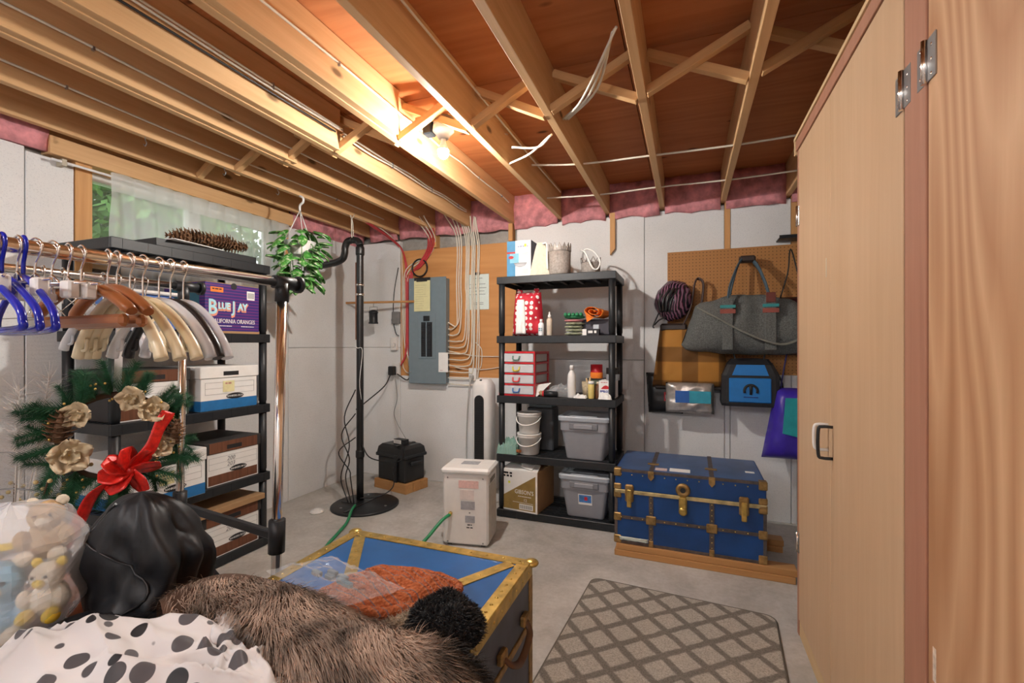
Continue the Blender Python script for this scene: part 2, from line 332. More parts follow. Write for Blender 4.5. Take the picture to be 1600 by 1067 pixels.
# ---- outside the window: lawn, shrubs
lawn = MB(); lawn.grid(lambda u, v: Vector((XL-.26-u*16, -6+v*18, 1.72+.25*u+.03*noise.noise(Vector((u*30, v*30, 0))))), 40, 40)
struct(lawn.build('ground', mat('lawn', (.10, .20, .04), .9, 0, .5, 12)))
LEAFM = mat('shrub_leaves', (.09, .22, .04), .6, 0, .5, 3)
def shrub(loc, r, h, label, n):
    t = thing('leafy_tree', label, 'tree', loc, 0, 'trees outside the window'); b = MB(); b.tube([(0, 0, 0), (.03, 0, h*.5), (0, .04, h*.8)], [.07, .05, .02], 7); b.build('trunk', BROWNW, t)
    b = MB()
    for k in range(n):
        d = Vector((random.gauss(0, 1), random.gauss(0, 1), random.gauss(0, 1))).normalized()*random.uniform(.45, 1)
        p = Vector((d.x*r, d.y*r, h*.62+d.z*h*.4)); a = Vector((random.uniform(-1, 1), random.uniform(-1, 1), random.uniform(-1, 1))).normalized(); c = a.orthogonal().normalized(); s = random.uniform(.06, .13)
        b.bm.faces.new([b.bm.verts.new(q) for q in (p-a*s, p+c*s*.5, p+a*s, p-c*s*.5)])
    b.build('foliage', LEAFM, t, kind='stuff', fix=False)
for (x, y, r, h, lb) in ((-7.3, 4.1, 1.1, 2.1, 'low round green shrub outside behind the window glass'), (-9.3, 6.6, 1.2, 2.3, 'tall green tree outside beyond the round shrub'), (-9.0, 9.3, 1.2, 1.5, 'broad green bush outside seen through the right sash'), (-13.5, 8.6, 1.4, 2.8, 'distant pale green tree beyond the lawn')):
    shrub((x, y, 1.8), r, h, lb, 2600)
# ================================================================ LIGHT FITTINGS (bare bulb in porcelain holder, added fill globes out of view)
BULBM = mat('bulb_glow', (1, .95, .88), .3, 0, 0, 5, 0, ((1, .95, .88), BULB))
def lampholder(loc, label):
    t = thing('bulb_lampholder', label, 'lamp', loc)
    b = MB(); b.lathe([(.001, .10), (.055, .10), (.055, .06), (.052, .055)], seg=20); b.build('junction_box', STEEL, t)
    b = MB(); b.lathe([(.055, .056), (.058, .03), (.04, .012), (.026, -.012), (.022, -.012)], seg=24); b.build('porcelain_holder', WHT, t)
    b = MB(); b.lathe([(.013, -.012), (.014, -.03), (.024, -.055), (.030, -.072), (.0302, -.074)], seg=20); b.build('bulb_collar', WHT, t); b = MB(); b.lathe([(.0298, -.074), (.030, -.08), (.027, -.10), (.015, -.115), (.001, -.118)], seg=20); b.build('light_bulb', BULBM, t)
    part('mounting_plate', JOISTX, t, (-.16, .19, -.03, .03, .10, .12), bev=.002)
    return t
t = lampholder((-1.235, 2.2, 2.45), 'bare glowing bulb in white porcelain holder between the joists')
part('outlet_adapter', BLK, t, (-.115, -.06, -.03, .03, .02, .10), bev=.006)
FILLM = mat('fill_glow', (1, .97, .93), .3, 0, 0, 5, 0, ((.97, .98, 1), FILL))
def globe(loc, label):  # unseen lamp added behind the camera to brighten the room
    t = thing('fill_globe_lamp', label, 'lamp', loc); b = MB(); b.lathe([(.07, .12), (.07, .10), (.05, .085)], seg=20); b.build('canopy', WHT, t); b = MB(); b.ball((0, 0, -.015), .10, seg=20, rings=12); b.build('fill_globe', FILLM, t)
globe((-1.68, -.75, 2.31), 'white globe added as unseen fill light at the end opposite the breaker panel'); globe((-.42, -1.5, 2.31), 'white globe added as unseen fill light beside the plywood cupboard')
# ================================================================ WARDROBE RIGHT
WX = .474
wd = thing('wardrobe', 'tall built-in veneer wardrobe with two flat doors and reddish edge trim', 'wardrobe', (WX, 0, 0))
part('carcass', DOORW, wd, (.022, .62, 1.33, 2.45, .06, 2.20)); part('far_stile', REDW, wd, (0, .022, 2.425, 2.455, 0, 2.215), bev=.002)
part('top_trim', REDW, wd, (-.006, .022, 1.226, 2.455, 2.215, 2.262), bev=.002); part('top_board', PALEW, wd, (-.012, .62, 1.226, 2.47, 2.262, 2.278), bev=.001); part('corner_block', PALEW, wd, (-.01, .03, 2.455, 2.472, 2.2, 2.262), bev=.001)
part('kick_strip', PALEW, wd, (.003, .022, 1.33, 2.425, 0, .07), bev=.002)
d1 = part('door', DOORW, wd, (0, .02, 1.928, 2.424, .075, 2.212), bev=.0015); d2 = part('door', DOORW, wd, (0, .02, 1.340, 1.925, .02, 2.212), bev=.0015)
part('veneer_chip', mat('pale_filler', (.62, .55, .42), .8), d1, (-.0008, 0, 1.975, 1.985, 1.57, 1.64))
def dhandle(y0, y1, z0, z1, m, par, dy):
    b = MB(); pts = [(0, y0, z1), (-.03, y0+dy*.3, z1), (-.042, y0+dy*.5, z1-.012), (-.042, y0+dy*.5, z0+.012), (-.03, y0+dy*.3, z0), (0, y0, z0)]
    b.tube(smooth_path(pts, 4), .0055, 8); b.build('handle', m, par)
dhandle(1.955, 0, .945, 1.035, WHT, d1, .01); dhandle(1.90, 0, .925, 1.035, BLK2, d2, .01)
def hinge(y, z, par, wide=.04):
    h = part('hinge', STEEL, par, (-.003, 0, y-wide, y+wide, z-.045, z+.045), bev=.0008); b = MB(); b.cyl((-.006, y, z-.046), (-.006, y, z+.046), .006, seg=8); b.build('hinge_pin', CHR, h)
    sc = MB()
    for yy in (-.6, .6):
        for zz in (-.03, 0, .03): sc.ball((-.0032, y+wide*yy, z+zz+.008*yy), .004, sx=.4, seg=6, rings=4)
    sc.build('hinge_screws', CHR, h, kind='stuff')
hinge(1.334, 1.917, wd); hinge(1.334, .42, wd); hinge(2.426, 1.91, wd, .014); hinge(2.426, .425, wd, .014)
part('post', REDW, wd, (-.002, .05, 1.225, 1.327, 0, 2.215), bev=.002)
w2 = thing('plywood_cupboard', 'neighbouring cupboard with a swirly grained plywood door', 'cupboard', (WX, 0, 0))
part('carcass', DOORW, w2, (.022, .62, .05, 1.22, .0, 2.6)); pd = part('door', PLYD, w2, (0, .02, .15, 1.218, .02, 2.60), bev=.0015); hinge(1.2215, 1.918, w2); hinge(1.2215, .42, w2)
part('scuff_mark', mat('scuff', (.66, .55, .45), .9, 0, .3, 60), pd, (-.0006, 0, 1.185, 1.198, .63, .70))
# ================================================================ SHELF UNITS
SH = [.06, .485, .935, 1.395, 1.85]       # top faces of the five shelves
def shelf_unit(label, loc, rz, L=.91, D=.45):
    t = thing('shelving_unit', label, 'shelf', loc, rz, None)
    m = MB(); h = .055
    m.box(-L/2, L/2, -D/2, -D/2+.014, -h, 0, bev=.003); m.box(-L/2, L/2, D/2-.014, D/2, -h, 0, bev=.003); m.box(-L/2, -L/2+.014, -D/2+.014, D/2-.014, -h, 0, bev=.003); m.box(L/2-.014, L/2, -D/2+.014, D/2-.014, -h, 0, bev=.003)
    for k in range(9): y = -D/2+.03+k*(D-.06)/8; m.box(-L/2+.014, L/2-.014, y-.014, y+.014, -.012, -.001)
    for k in range(7): x = -L/2+.06+k*(L-.12)/6; m.box(x-.012, x+.012, -D/2+.014, D/2-.014, -.03, -.004)
    for k in range(8): x = -L/2+.05+k*(L-.1)/7; m.box(x-.001, x+.001, -D/2-.0012, -D/2, -h+.004, -.004)
    s0 = m.build('shelf', BLK, t, (0, 0, SH[0]))
    for z in SH[1:]: inst(s0, t, (0, 0, z))
    p = MB()
    for a, b in zip([0]+SH[:-1], [SH[0]-.05]+[z-.05 for z in SH[1:]]): p.lathe([(.021, a), (.021, a+.02), (.024, a+.022), (.024, b-.0), (.021, b)], seg=12)
    p0 = p.build('post', BLK, t, (-L/2+.032, -D/2+.032, 0))
    for sx, sy in ((1, -1), (1, 1), (-1, 1)): inst(p0, t, (sx*(L/2-.032), sy*(D/2-.032), 0))
    return t
BX, BY = -.925, 3.515        # back unit centre
shelf_unit('black plastic five tier shelving unit standing before the back wall', (BX, BY, 0), 0)
LX, LY = -2.825, 1.845       # left unit centre (turned to face the room)
shelf_unit('black plastic five tier shelving unit holding file boxes under the window', (LX, LY, 0), PI/2)
# ---- file boxes on the left unit. local: front faces +x
GRAIN = wood('printed_woodgrain', (.23, .095, .05), (.09, .035, .02), 'z', .7, 60, False); BLUEC = mat('blue_print', (.015, .16, .42), .6)
DARKC = mat('charcoal_board', (.028, .025, .025), .7)
def file_box(z, y0, y1, x0, x1, wgrain, label, marks=None, note=False, hgt=.26):
    t = thing('file_box', label, 'box', ((x0+x1)/2, (y0+y1)/2, z)); a, w = (x1-x0)/2, (y1-y0)/2; side = DARKC if wgrain else WHT2
    part('body', side, t, (-a+.006, a-.006, -w+.006, w-.006, 0, hgt-.07), bev=.002)
    fx = a-.006
    if wgrain: part('front_label', WHT2, t, (fx, fx+.001, -w+.02, w-.02, .0, hgt-.07)); part('grain_band', GRAIN, t, (fx+.001, fx+.0016, -w+.026, w-.026, .006, .062))
    else: part('blue_band', BLUEC, t, (fx, fx+.001, -w+.007, w-.007, .002, .062)); part('blue_band', BLUEC, t, (-a+.006, a-.006, -w+.005, -w+.006, .002, .062))
    l = part('lid', side, t, (-a, a, -w, w, hgt-.07, hgt), bev=.004)
    if wgrain: part('lid_grain', GRAIN, l, (a-.001, a+.0006, -w+.03, w-.03, hgt-.066, hgt-.004))
    part('hand_slot', INK, l, (a-.0005, a+.0008, -.05, .05, hgt-.055, hgt-.03))
    g = MB()
    for zz in (.095, .13, .165): g.box(fx+.001, fx+.0016, -w+.03, w-.03, zz, zz+.0012)
    for yy in (-w+.03, w-.03): g.box(fx+.001, fx+.0016, yy, yy+.0012, .095, .166)
    g.build('ruled_lines', GREYINK, t)
    b = MB(); b.lathe([(.058, 0), (.058, .0016)], seg=20, sx=1, sy=.3); lg = b.build('logo_plate', INK, t, (fx+.001, .03, .078), (PI/2, 0, PI/2))
    text('logo_text', 'BANKERS BOX', .016, WHT2, t, (fx+.0032, .03, .073), '+x')
    if marks:
        for k, s in enumerate(marks): text('handwriting', s, .036, GREYINK, t, (fx+.002, -.02, .135-k*.034), '+x', shear=.2)
    if note: part('sticky_note', mat('sticky_yellow', (.72, .68, .38), .8), t, (fx+.0016, fx+.0022, -.05, .025, .105, .172)); scribble('note_writing', mat('red_ink', (.5, .25, .2), .8), t, (fx+.0022, -.012, .152), .045, 1, .01, .012, '+x')
    return t
file_box(SH[2], 1.835, 2.215, -3.02, -2.61, False, 'white and blue file box with sticky note on the middle shelf', note=True)
file_box(SH[2], 1.425, 1.80, -3.0, -2.64, True, 'woodgrain file box behind the wreath on the middle shelf')
file_box(SH[1], 1.865, 2.245, -3.02, -2.62, True, 'woodgrain file box marked 200 203 on the second lowest shelf', ['200', '203'])
file_box(SH[1], 1.43, 1.83, -2.99, -2.55, False, 'white and blue file box marked 2 with a pale note on second lowest shelf', ['2'], True)
file_box(SH[0], 1.84, 2.24, -3.02, -2.61, True, 'woodgrain file box on the bottom shelf under a brown carton lid', ['205'])
lidb = part('carton_lid', CARD, None, (-.21, .22, -.22, .21, 0, .035), bev=.003, loc=(-2.81, 2.04, SH[0]+.261)); tag(lidb, 'flat brown cardboard lid lying on the bottom shelf file box', 'lid')
file_box(SH[0], 1.42, 1.80, -3.0, -2.62, False, 'white and blue file box on the bottom shelf behind the jacket')
# ---- orange crate box
t = thing('orange_carton', 'purple printed california oranges carton on the upper left shelf', 'box', (-2.80, 2.05, SH[3]))
PURP = None
m, n, l, b = nt('purple_striped_print'); wv = n.new('ShaderNodeTexWave'); wv.bands_direction = 'Z'; l.new(coords(n, l), wv.inputs[0]); wv.inputs['Scale'].default_value = 17
l.new(ramp(n, l, wv.outputs[1], [(.86, (.035, .02, .17)), (.93, (.22, .03, .17))]), b.inputs['Base Color']); b.inputs['Roughness'].default_value = .45; PURP = m
part('body', PURP, t, (-.18, .18, -.18, .18, .012, .30), bev=.002); part('cardboard_rim', CARD, t, (-.181, .181, -.181, .181, 0, .014)); part('top_flap', CARD, t, (-.175, .175, -.175, .175, .30, .304)); fx = .181
part('side_print', mat('teal_print', (.04, .15, .2), .5), t, (-.13, .13, -.1812, -.18, .09, .27))
for ch, sz, y_, z_ in (('B', .125, -.167, .114), ('LUE', .056, -.104, .147), ('J', .095, -.012, .132), ('AY', .06, .027, .147)):
    text('title_letters', ch, sz, mat('pale_blue_letter', (.42, .74, .84), .5), t, (fx+.002, y_, z_), '+x', align='LEFT', sx=.82, bold=.002); text('title_shadow', ch, sz, mat('salmon_letter', (.75, .3, .2), .5), t, (fx+.0002, y_+.003, z_-.008), '+x', align='LEFT', sx=.82, bold=.006)
text('subtitle', 'CALIFORNIA ORANGES', .036, WHT2, t, (fx, 0, .062), '+x', sx=.78); scribble('fine_print', WHT2, t, (fx, -.07, .042), .11, 1, .005, .01, '+x'); scribble('fine_print', WHT2, t, (fx, .095, .042), .09, 1, .005, .01, '+x')
text('side_text', 'ORANGES', .045, WHT2, t, (.07, -.1815, .04), '-y', sx=.8); part('orange_label', mat('orange_tag', (.75, .2, .03), .5), t, (fx, fx+.001, -.15, -.07, .245, .275)); scribble('label_text', INK, t, (fx+.001, -.11, .26), .06, 1, .007, .01, '+x')
part('barcode_label', WHT2, t, (fx, fx+.001, .09, .145, .215, .27)); bb = MB()
for k in range(9): bb.box(fx+.001, fx+.0014, .097+k*.005, .099+k*.005, .225, .26)
bb.build('barcode', INK, t)
b = MB(); b.lathe([(.02, 0), (.02, .0012)], seg=14); b.build('hand_hole', INK, t, (fx, 0, .29), (0, PI/2, 0))
# ---- other things on the left unit
t = thing('glass_bowl', 'cut glass bowl beside the file boxes on the middle shelf', 'bowl', (-2.70, 2.262, SH[2])); b = MB()
b.ring_surface([[Vector((r*(1+.06*(k % 2))*math.cos(PI*k/9), r*(1+.06*(k % 2))*math.sin(PI*k/9), z)) for k in range(18)] for r, z in [(.022, 0), (.024, .02), (.03, .06), (.036, .12), (.040, .19), (.036, .188), (.026, .06), (.01, .03)]], True, True, False); b.build('bowl', clear('crystal', (.85, .88, .9), tr=.6), t)
t = thing('storage_jar', 'pale plastic tub at the far end of the upper left shelf', 'container', (-2.80, 1.62, SH[3])); part('tub', mat('milky_blue', (.10, .2, .5), .4), t, (-.12, .12, -.14, .14, 0, .2), bev=.02); part('tub_lid', WHT, t, (-.125, .125, -.145, .145, .2, .22), bev=.006)
t = thing('paper_tray', 'black shallow tray of paper on top of the left shelving', 'tray', (-2.80, 1.9, SH[4])); part('tray', BLK, t, (-.17, .19, -.3, .3, 0, .012), (.18, .19, -.3, .3, .012, .04), (-.17, .18, -.3, -.29, .012, .04), (-.17, .18, .29, .3, .012, .04)); part('paper_sheet', WHT2, t, (-.13, .20, -.27, .05, .041, .045), rot=(0, 0, .15)); part('dark_folder', BLK2, t, (-.16, .17, -.2, .28, .012, .038), bev=.002)
# pine cones
CONE = mat('pinecone_brown', (.17, .085, .04), .7, 0, .3, 25); CONEG = mat('pinecone_grey', (.22, .18, .15), .75, 0, .3, 25)
def cone_mesh(L, r, m, rows=7, per=7):
    b = MB(); b.lathe([(.002, 0), (r*.45, L*.15), (r*.4, L*.6), (.002, L)], seg=8)
    for i in range(rows):
        f = (i+.5)/rows; rr = r*math.sin(PI*min(1, .18+f*.8))**.7
        for k in range(per):
            a = 2*PI*(k+.5*(i % 2))/per; d = Vector((math.cos(a), math.sin(a), 0)); s = Vector((-d.y, d.x, 0)); z = L*f; w = rr*.36
            q = [d*rr*.35+Vector((0, 0, z)), d*rr*.8+s*w+Vector((0, 0, z+L*.05)), d*rr*1.3+Vector((0, 0, z+L*.11)), d*rr*.8-s*w+Vector((0, 0, z+L*.05))]
            b.poly(q, .0026, (0, 0, -1))
    o = b.build('pine_cone', m); return o
c0 = cone_mesh(.12, .036, CONE); tag(c0, 'pine cone in the heap on top of the left shelving', 'pine cone', 'pine cones on the shelf top'); c0.location = (-2.63, 1.80, SH[4]+.083); c0.rotation_euler = (PI/2, .3, -.6)
for k in range(11):
    o = c0.copy(); C.objects.link(o); o.location = (-2.66+random.uniform(-.09, .04), 1.87+k*.034, SH[4]+.085+.028*random.random()); o.rotation_euler = (PI/2+random.uniform(-.3, .3), random.uniform(-.5, .5), -.6+random.uniform(-.5, .5)); o.scale = (random.uniform(.8, 1.05),)*3
# ---- things on the back unit
def bx(dx): return BX+dx
# top shelf
t = thing('faucet_carton', 'blue and white faucet carton with printed basin on top of the back shelving', 'box', (-1.245, 3.5, SH[4])); part('body', WHT2, t, (-.10, .10, -.075, .12, 0, .30), bev=.001); part('blue_panel', mat('sky_print', (.06, .26, .47), .45), t, (-.1005, -.03, -.0765, -.075, .001, .299)); part('red_banner', mat('red_print', (.5, .03, .03), .5), t, (-.1, -.03, -.0775, -.0765, .2, .214))
part('dark_side', mat('navy_side', (.02, .035, .08), .5), t, (.10, .101, -.075, .12, .001, .299)); part('picture', mat('pic_blue', (.2, .5, .65), .4), t, (-.075, .0, -.0775, -.0765, .125, .2)); b = MB(); b.lathe([(.005, 0), (.04, .01), (.055, .035), (.057, .035)], seg=16, sy=.05); b.build('basin_picture', mat('basin_grey', (.6, .6, .63), .4), t, (.012, -.077, .09)); scribble('brand_text', mat('blue_ink', (.15, .2, .4), .5), t, (.035, -.075, .25), .09, 1, .007, .01); scribble('side_notes', GREYINK, t, (.055, -.075, .2), .05, 3, .002, .008); scribble('side_notes', GREYINK, t, (.045, -.075, .07), .07, 4, .002, .01); b = MB(); b.lathe([(.022, 0), (.022, .001)], seg=16, sy=.55); b.build('red_badge', MATS['red_print'], t, (-.065, -.0776, .17), (PI/2, 0, 0)); part('price_dot', mat('yellow_dot', (.7, .7, .05), .6), t, (.045, .062, -.0768, -.0752, .25, .272))
t = thing('cream_tote', 'cream canvas tote with rope handle slumped on top of the back shelving', 'bag', (-1.055, 3.42, SH[4])); b = MB()
b.ring_surface([[Vector((sx*w, sy*d, z)) for sx, sy in ((-1, -1), (-.3, -1.1), (.4, -1), (1, -.8), (1, .8), (.3, 1), (-.5, 1.1), (-1, .8))] for z, w, d in ((0, .082, .05), (.1, .065, .045), (.2, .045, .035), (.265, .03, .02))], True, True, False); cb = b.build('canvas_body', mat('canvas', (.68, .62, .50), .85, 0, .08, 60, .2), t)
b = MB(); b.tube(smooth_path([(.02, -.04, .25), (.055, -.05, .24), (.06, -.055, .12), (.065, -.055, .05)], 5), .007, 7); b.build('rope_handle', WHT2, t)
t = thing('lace_planter', 'taupe ribbed pot with a scalloped lace rim on top of the back shelving', 'planter', (-.905, 3.40, SH[4])); b = MB(); b.lathe([(.075, 0), (.08, .02), (.083, .18), (.08, .18), (.07, .02)], seg=28); b.build('pot', mat('taupe_woven', (.34, .30, .27), .75, 0, .25, 70, .5), t)
b = MB()
for k in range(14):
    a = 2*PI*k/14
    for i in range(5):
        a2 = a+(i-2)*.09; h = .055-.012*abs(i-2)
        c, s_ = math.cos(a2), math.sin(a2); b.box(-.0035, .0035, -.002, .002, .18, .18+h, M=Matrix.Translation((.082*c, .082*s_, 0)) @ Matrix.Rotation(a2+PI/2, 4, 'Z'))
    b.tube([(.083*math.cos(a+q*.22), .083*math.sin(a+q*.22), .18+.058*(1-abs(q))) for q in (-1, -.5, 0, .5, 1)], .0035, 5)
b.tube([(.083*math.cos(PI*k/12), .083*math.sin(PI*k/12), .182) for k in range(25)], .004, 5); b.build('lace_rim', mat('taupe_metal', (.40, .36, .33), .5, .3), t)
t = thing('lace_basket', 'second lace rimmed taupe basket with a white loop handle at the shelf corner', 'basket', (-.70, 3.56, SH[4])); b = MB(); b.lathe([(.07, 0), (.075, .11), (.07, .11), (.06, .02)], seg=22); b.build('pot', MATS['taupe_woven'], t); b = MB()
for k in range(11): a = 2*PI*k/11; b.tube([(.075*math.cos(a+q*.27), .075*math.sin(a+q*.27), .11+.04*(1-abs(q))) for q in (-1, -.5, 0, .5, 1)], .0035, 5)
b.build('lace_rim', MATS['taupe_metal'], t); b = MB(); b.tube(smooth_path([(-.07, -.03, .21), (-.02, -.09, .17), (.03, -.1, .06), (.07, -.09, .05), (.085, -.08, .11), (.03, -.06, .19), (-.05, -.0, .215), (-.07, .0, .11)], 6), .007, 7); b.build('loop_handle', WHT2, t)
# shelf at 1.395
def pillow(mb, wb, wt, h, d, wr=.01, nu=18, nv=18, seed=0, flat=.5, z0=0):
    sd = Vector((seed*3.1, seed*1.7, 0))
    for sgn in (-1, 1):
        def fn(u, v):
            w = wb+(wt-wb)*v; a = abs(2*u-1); e = (1-a**4)**.6*(1-abs(2*v-1)**5)**.5
            k = noise.noise(Vector((u*5, v*5, sgn*2))+sd)
            return Vector(((u-.5)*w, sgn*(d/2*e+wr*k*e), z0+h*v+wr*.6*k*(1-abs(2*v-1))))
        mb.grid(fn, nu, nv)
    bmesh.ops.remove_doubles(mb.bm, verts=list(mb.bm.verts), dist=.0008); return mb
REDDOT = dots('red_dotted_fabric', (.50, .012, .03), (.82, .80, .78), (.8, .76, .7), 24, .36, rnd=.3)
t = thing('dotted_gift_bag', 'red gift bag with white dots on the fourth shelf', 'bag', (-1.165, 3.42, SH[3])); b = MB(); pillow(b, .265, .21, .34, .15, .018, seed=4); b.build('bag_body', REDDOT, t)
b = MB(); pillow(b, .085, .06, .27, .02, .012, seed=8); b.build('white_ruffle', WHT2, t, (-.035, -.078, .01)); b = MB(); b.poly([(-.1, 0, .30), (-.03, 0, .29), (-.05, 0, .36), (-.09, 0, .37)], .012, (0, 1, 0)); b.build('bag_handle', REDDOT, t); b = MB(); b.poly([(.02, 0, .3), (.095, 0, .3), (.085, 0, .37), (.05, 0, .37)], .012, (0, 1, 0)); b.build('bag_handle', REDDOT, t)
def bottle(name, label, loc, prof, m, capm, cap=None, group=None):
    t = thing(name, label, 'bottle', loc, 0, group); b = MB(); b.lathe(prof, seg=18); b.build('bottle_body', m, t)
    if cap: b = MB(); b.lathe(cap, seg=14); b.build('bottle_cap', capm, t)
    return t
BW = mat('bottle_white', (.75, .77, .80), .3); LBL = mat('label_tan', (.55, .47, .38), .6)
t = bottle('squeeze_bottle', 'short white bottle with a printed label beside the red gift bag', (-1.035, 3.34, SH[3]), [(.02, 0), (.022, .005), (.022, .085), (.012, .1)], BW, WHT, [(.011, .1), (.011, .125), (.001, .126)]); scribble('label_print', mat('teal_ink', (.1, .25, .3), .6), t, (0, -.0222, .05), .028, 2, .008, .014)
t = bottle('spray_bottle', 'taller tan labelled bottle with pointed white nozzle on the fourth shelf', (-.975, 3.36, SH[3]), [(.02, 0), (.022, .005), (.022, .12), (.013, .135)], LBL, WHT, [(.013, .135), (.012, .155), (.006, .16), (.005, .18), (.001, .182)])
G1, G2, G3 = mat('green_knit', (.02, .19, .08), .85), mat('pink_knit', (.55, .2, .22), .85), mat('camo_cloth', (.26, .27, .18), .9, 0, .6, 40)
def glove(m, label, loc, rz, w=.16, h=.03, fing=True):
    t = thing('work_glove', label, 'glove', loc, rz); b = MB(); b.ball((0, 0, h/2), w/2, sy=.75, sz=h/w, seg=14, rings=6, nz=.12); b.build('palm', m, t)
    if fing:
        for k in range(5): b = MB(); y = -.035-.004*(k % 2); x = -.058+k*.029; b.tube(smooth_path([(x, y+.01, h*.7), (x, y-.015, h*1.15), (x, y-.02, h*.7)], 3), .013, 7); b.build('finger', m, t)
for k in range(4): glove(G3, ['bottom', 'second', 'third', 'fourth'][k]+' camouflage patterned glove in the folded stack on the fourth shelf', (-.79+.01*(k % 2), 3.38, SH[3]+k*.025), .2*k, .15, .0255, False)
glove(G2, 'pink work glove between camouflage and green gloves', (-.79, 3.38, SH[3]+.1), .3, .15, .022, False); glove(G1, 'green knitted glove with curled fingers on top of the glove stack', (-.785, 3.38, SH[3]+.122), 0, .16, .03)
t = thing('dark_case', 'dark slate case under the orange cloth on the fourth shelf', 'case', (-.63, 3.52, SH[3])); part('case_body', mat('slate', (.05, .045, .06), .6), t, (-.11, .11, -.12, .12, 0, .12), bev=.01); part('case_latch', STEEL, t, (-.02, .02, -.124, -.12, .05, .08))
t = thing('label_box', 'small black and white lettered box on the fourth shelf', 'box', (-.655, 3.345, SH[3])); part('body', INK, t, (-.06, .06, -.025, .025, 0, .045)); part('white_end', WHT2, t, (-.0605, -.03, -.0258, .025, 0, .0455)); scribble('lettering', WHT2, t, (.012, -.025, .016), .06, 1, .018, .02)
OR = mat('orange_felt', (.78, .20, .02), .85, 0, .1, 60)
b = MB(); sp = [];
for k in range(34): a = k/33*4.2*PI; r = .012+.0042*a; sp.append((r*math.cos(a)*1.2, 0, r*math.sin(a)*.72))
b.grid(lambda u, v: Vector((sp[int(u*33)][0], -.09+.18*v+.03*sp[int(u*33)][2]*8, sp[int(u*33)][2])), 33, 4); b.poly([(-.055, -.093, -.01), (.02, -.093, -.045), (-.02, -.093, -.085)], .004, (0, 1, 0))
o = b.build('rolled_orange_cloth', OR, None, (-.635, 3.44, SH[3]+.175), (0, .25, -.15)); o.modifiers.new('t', 'SOLIDIFY').thickness = .003; tag(o, 'rolled orange felt cloth lying on the dark case', 'cloth')
# shelf at .935
t = thing('drawer_organizer', 'red framed four drawer organizer with clear drawers on the middle back shelf', 'organizer', (-1.215, 3.475, SH[2]), -.06); RF = mat('red_plastic', (.55, .015, .025), .35); H = .34
part('frame', RF, t, (-.15, -.143, -.16, .16, 0, H), (.143, .15, -.16, .16, 0, .02), (.143, .15, -.16, .16, H-.02, H), (.143, .15, -.16, -.13, .02, H-.02), (.143, .15, .13, .16, .02, H-.02), *[(-.143, .143, -.16, .16, z, z+.012) for z in (0, .082, .164, .246, H-.012)], *[(.143, .15, -.13, .13, z-.004, z+.012) for z in (.082, .164, .246)])
FROST = clear('frosted_drawer', (.80, .82, .86), tr=.35, rough=.3)
for k, hc in enumerate(((.03, .13, .35), (.6, .05, .05), (.6, .5, .04), (.12, .22, .18))):
    z = .014+k*.082; d = part('drawer', FROST, t, (-.14, .14, -.165, .14, z, z+.064), bev=.003)
    b = MB(); b.tube(smooth_path([(-.028, -.166, z+.045), (-.02, -.178, z+.018), (.02, -.178, z+.018), (.028, -.166, z+.045)], 4), .006, 6); b.build('drawer_pull', mat('pull_%d' % k, hc, .4), d)
    part('drawer_contents', mat('contents_%d' % k, ((.5, .5, .55), (.6, .6, .6), (.35, .35, .4), (.5, .4, .42))[k], .7, 0, .4, 40), d, (-.11, .12, -.13, .1, z+.004, z+.035), bev=.008)
t = thing('cardboard_scrap', 'torn pale card folder leaning by the drawer organizer', 'card', (-1.03, 3.36, SH[2])); b = MB(); b.poly([(-.05, -.03, .0), (-.035, -.03, 0), (.05, .07, .10), (-.05, .0, .085)], .004, (.5, -1, .1)); b.build('card_sheet', WHT2, t); b = MB(); b.ball((0.0, -.01, .022), .03, sy=.7, sz=.7, nz=.4, seg=8); b.build('torn_bits', mat('tan_scrap', (.4, .28, .16), .8), t)
def crumple(mb, w, d, h, seed, nu=26):
    sd = Vector((seed*5.3, seed*2.2, 1)); 
    def fn(u, v):
        x, y = 2*u-1, 2*v-1; r2 = min(1, max(abs(x), abs(y))); e = max(0, 1-r2**3)**.5
        k = noise.noise(Vector((x*2.2, y*2.2, 0))+sd)+.7*abs(noise.noise(Vector((x*5, y*5, 3))+sd))+.3*noise.noise(Vector((x*11, y*11, 5))+sd)
        return Vector((x*w/2*(1+.12*k), y*d/2*(1+.12*k), max(.001, h*e*(.72+.45*k))+.002))
    mb.grid(fn, nu, nu, smooth=False); return mb
b = MB(); crumple(b, .20, .16, .085, 3); tag(b.build('plastic_bag', CLR, None, (-.90, 3.42, SH[2])), 'crumpled clear plastic bag on the middle back shelf', 'plastic bag')
t = thing('red_lens_torch', 'small black torch with red lens under the clear plastic bag', 'flashlight', (-.955, 3.325, SH[2]+.024)); b = MB(); b.cyl((-.05, 0, 0), (.05, 0, 0), .022, .02, 14); b.build('torch_body', BLK, t); b = MB(); b.cyl((-.062, 0, 0), (-.05, 0, 0), .023, .023, 14); b.build('red_lens', RF, t)
t = bottle('pump_bottle', 'plain tall white plastic bottle on the middle back shelf', (-.80, 3.345, SH[2]), [(.029, 0), (.031, .005), (.031, .15), (.027, .175), (.014, .2), (.013, .205)], WHT, WHT, [(.015, .205), (.015, .235), (.011, .24), (.001, .241)])
t = thing('woven_cup', 'tan woven cup holding small tools on the middle back shelf', 'cup', (-.70, 3.44, SH[2])); b = MB(); b.lathe([(.036, 0), (.045, .115), (.04, .115), (.032, .01)], seg=18); b.build('cup', mat('tan_weave', (.46, .38, .25), .8, 0, .3, 90, .4), t); b = MB(); b.tube([(0, 0, .02), (.02, 0, .15)], .008, 6); b.tube([(.01, .02, .02), (-.01, .0, .14)], .006, 6); b.build('tool_handles', PALEW, t)
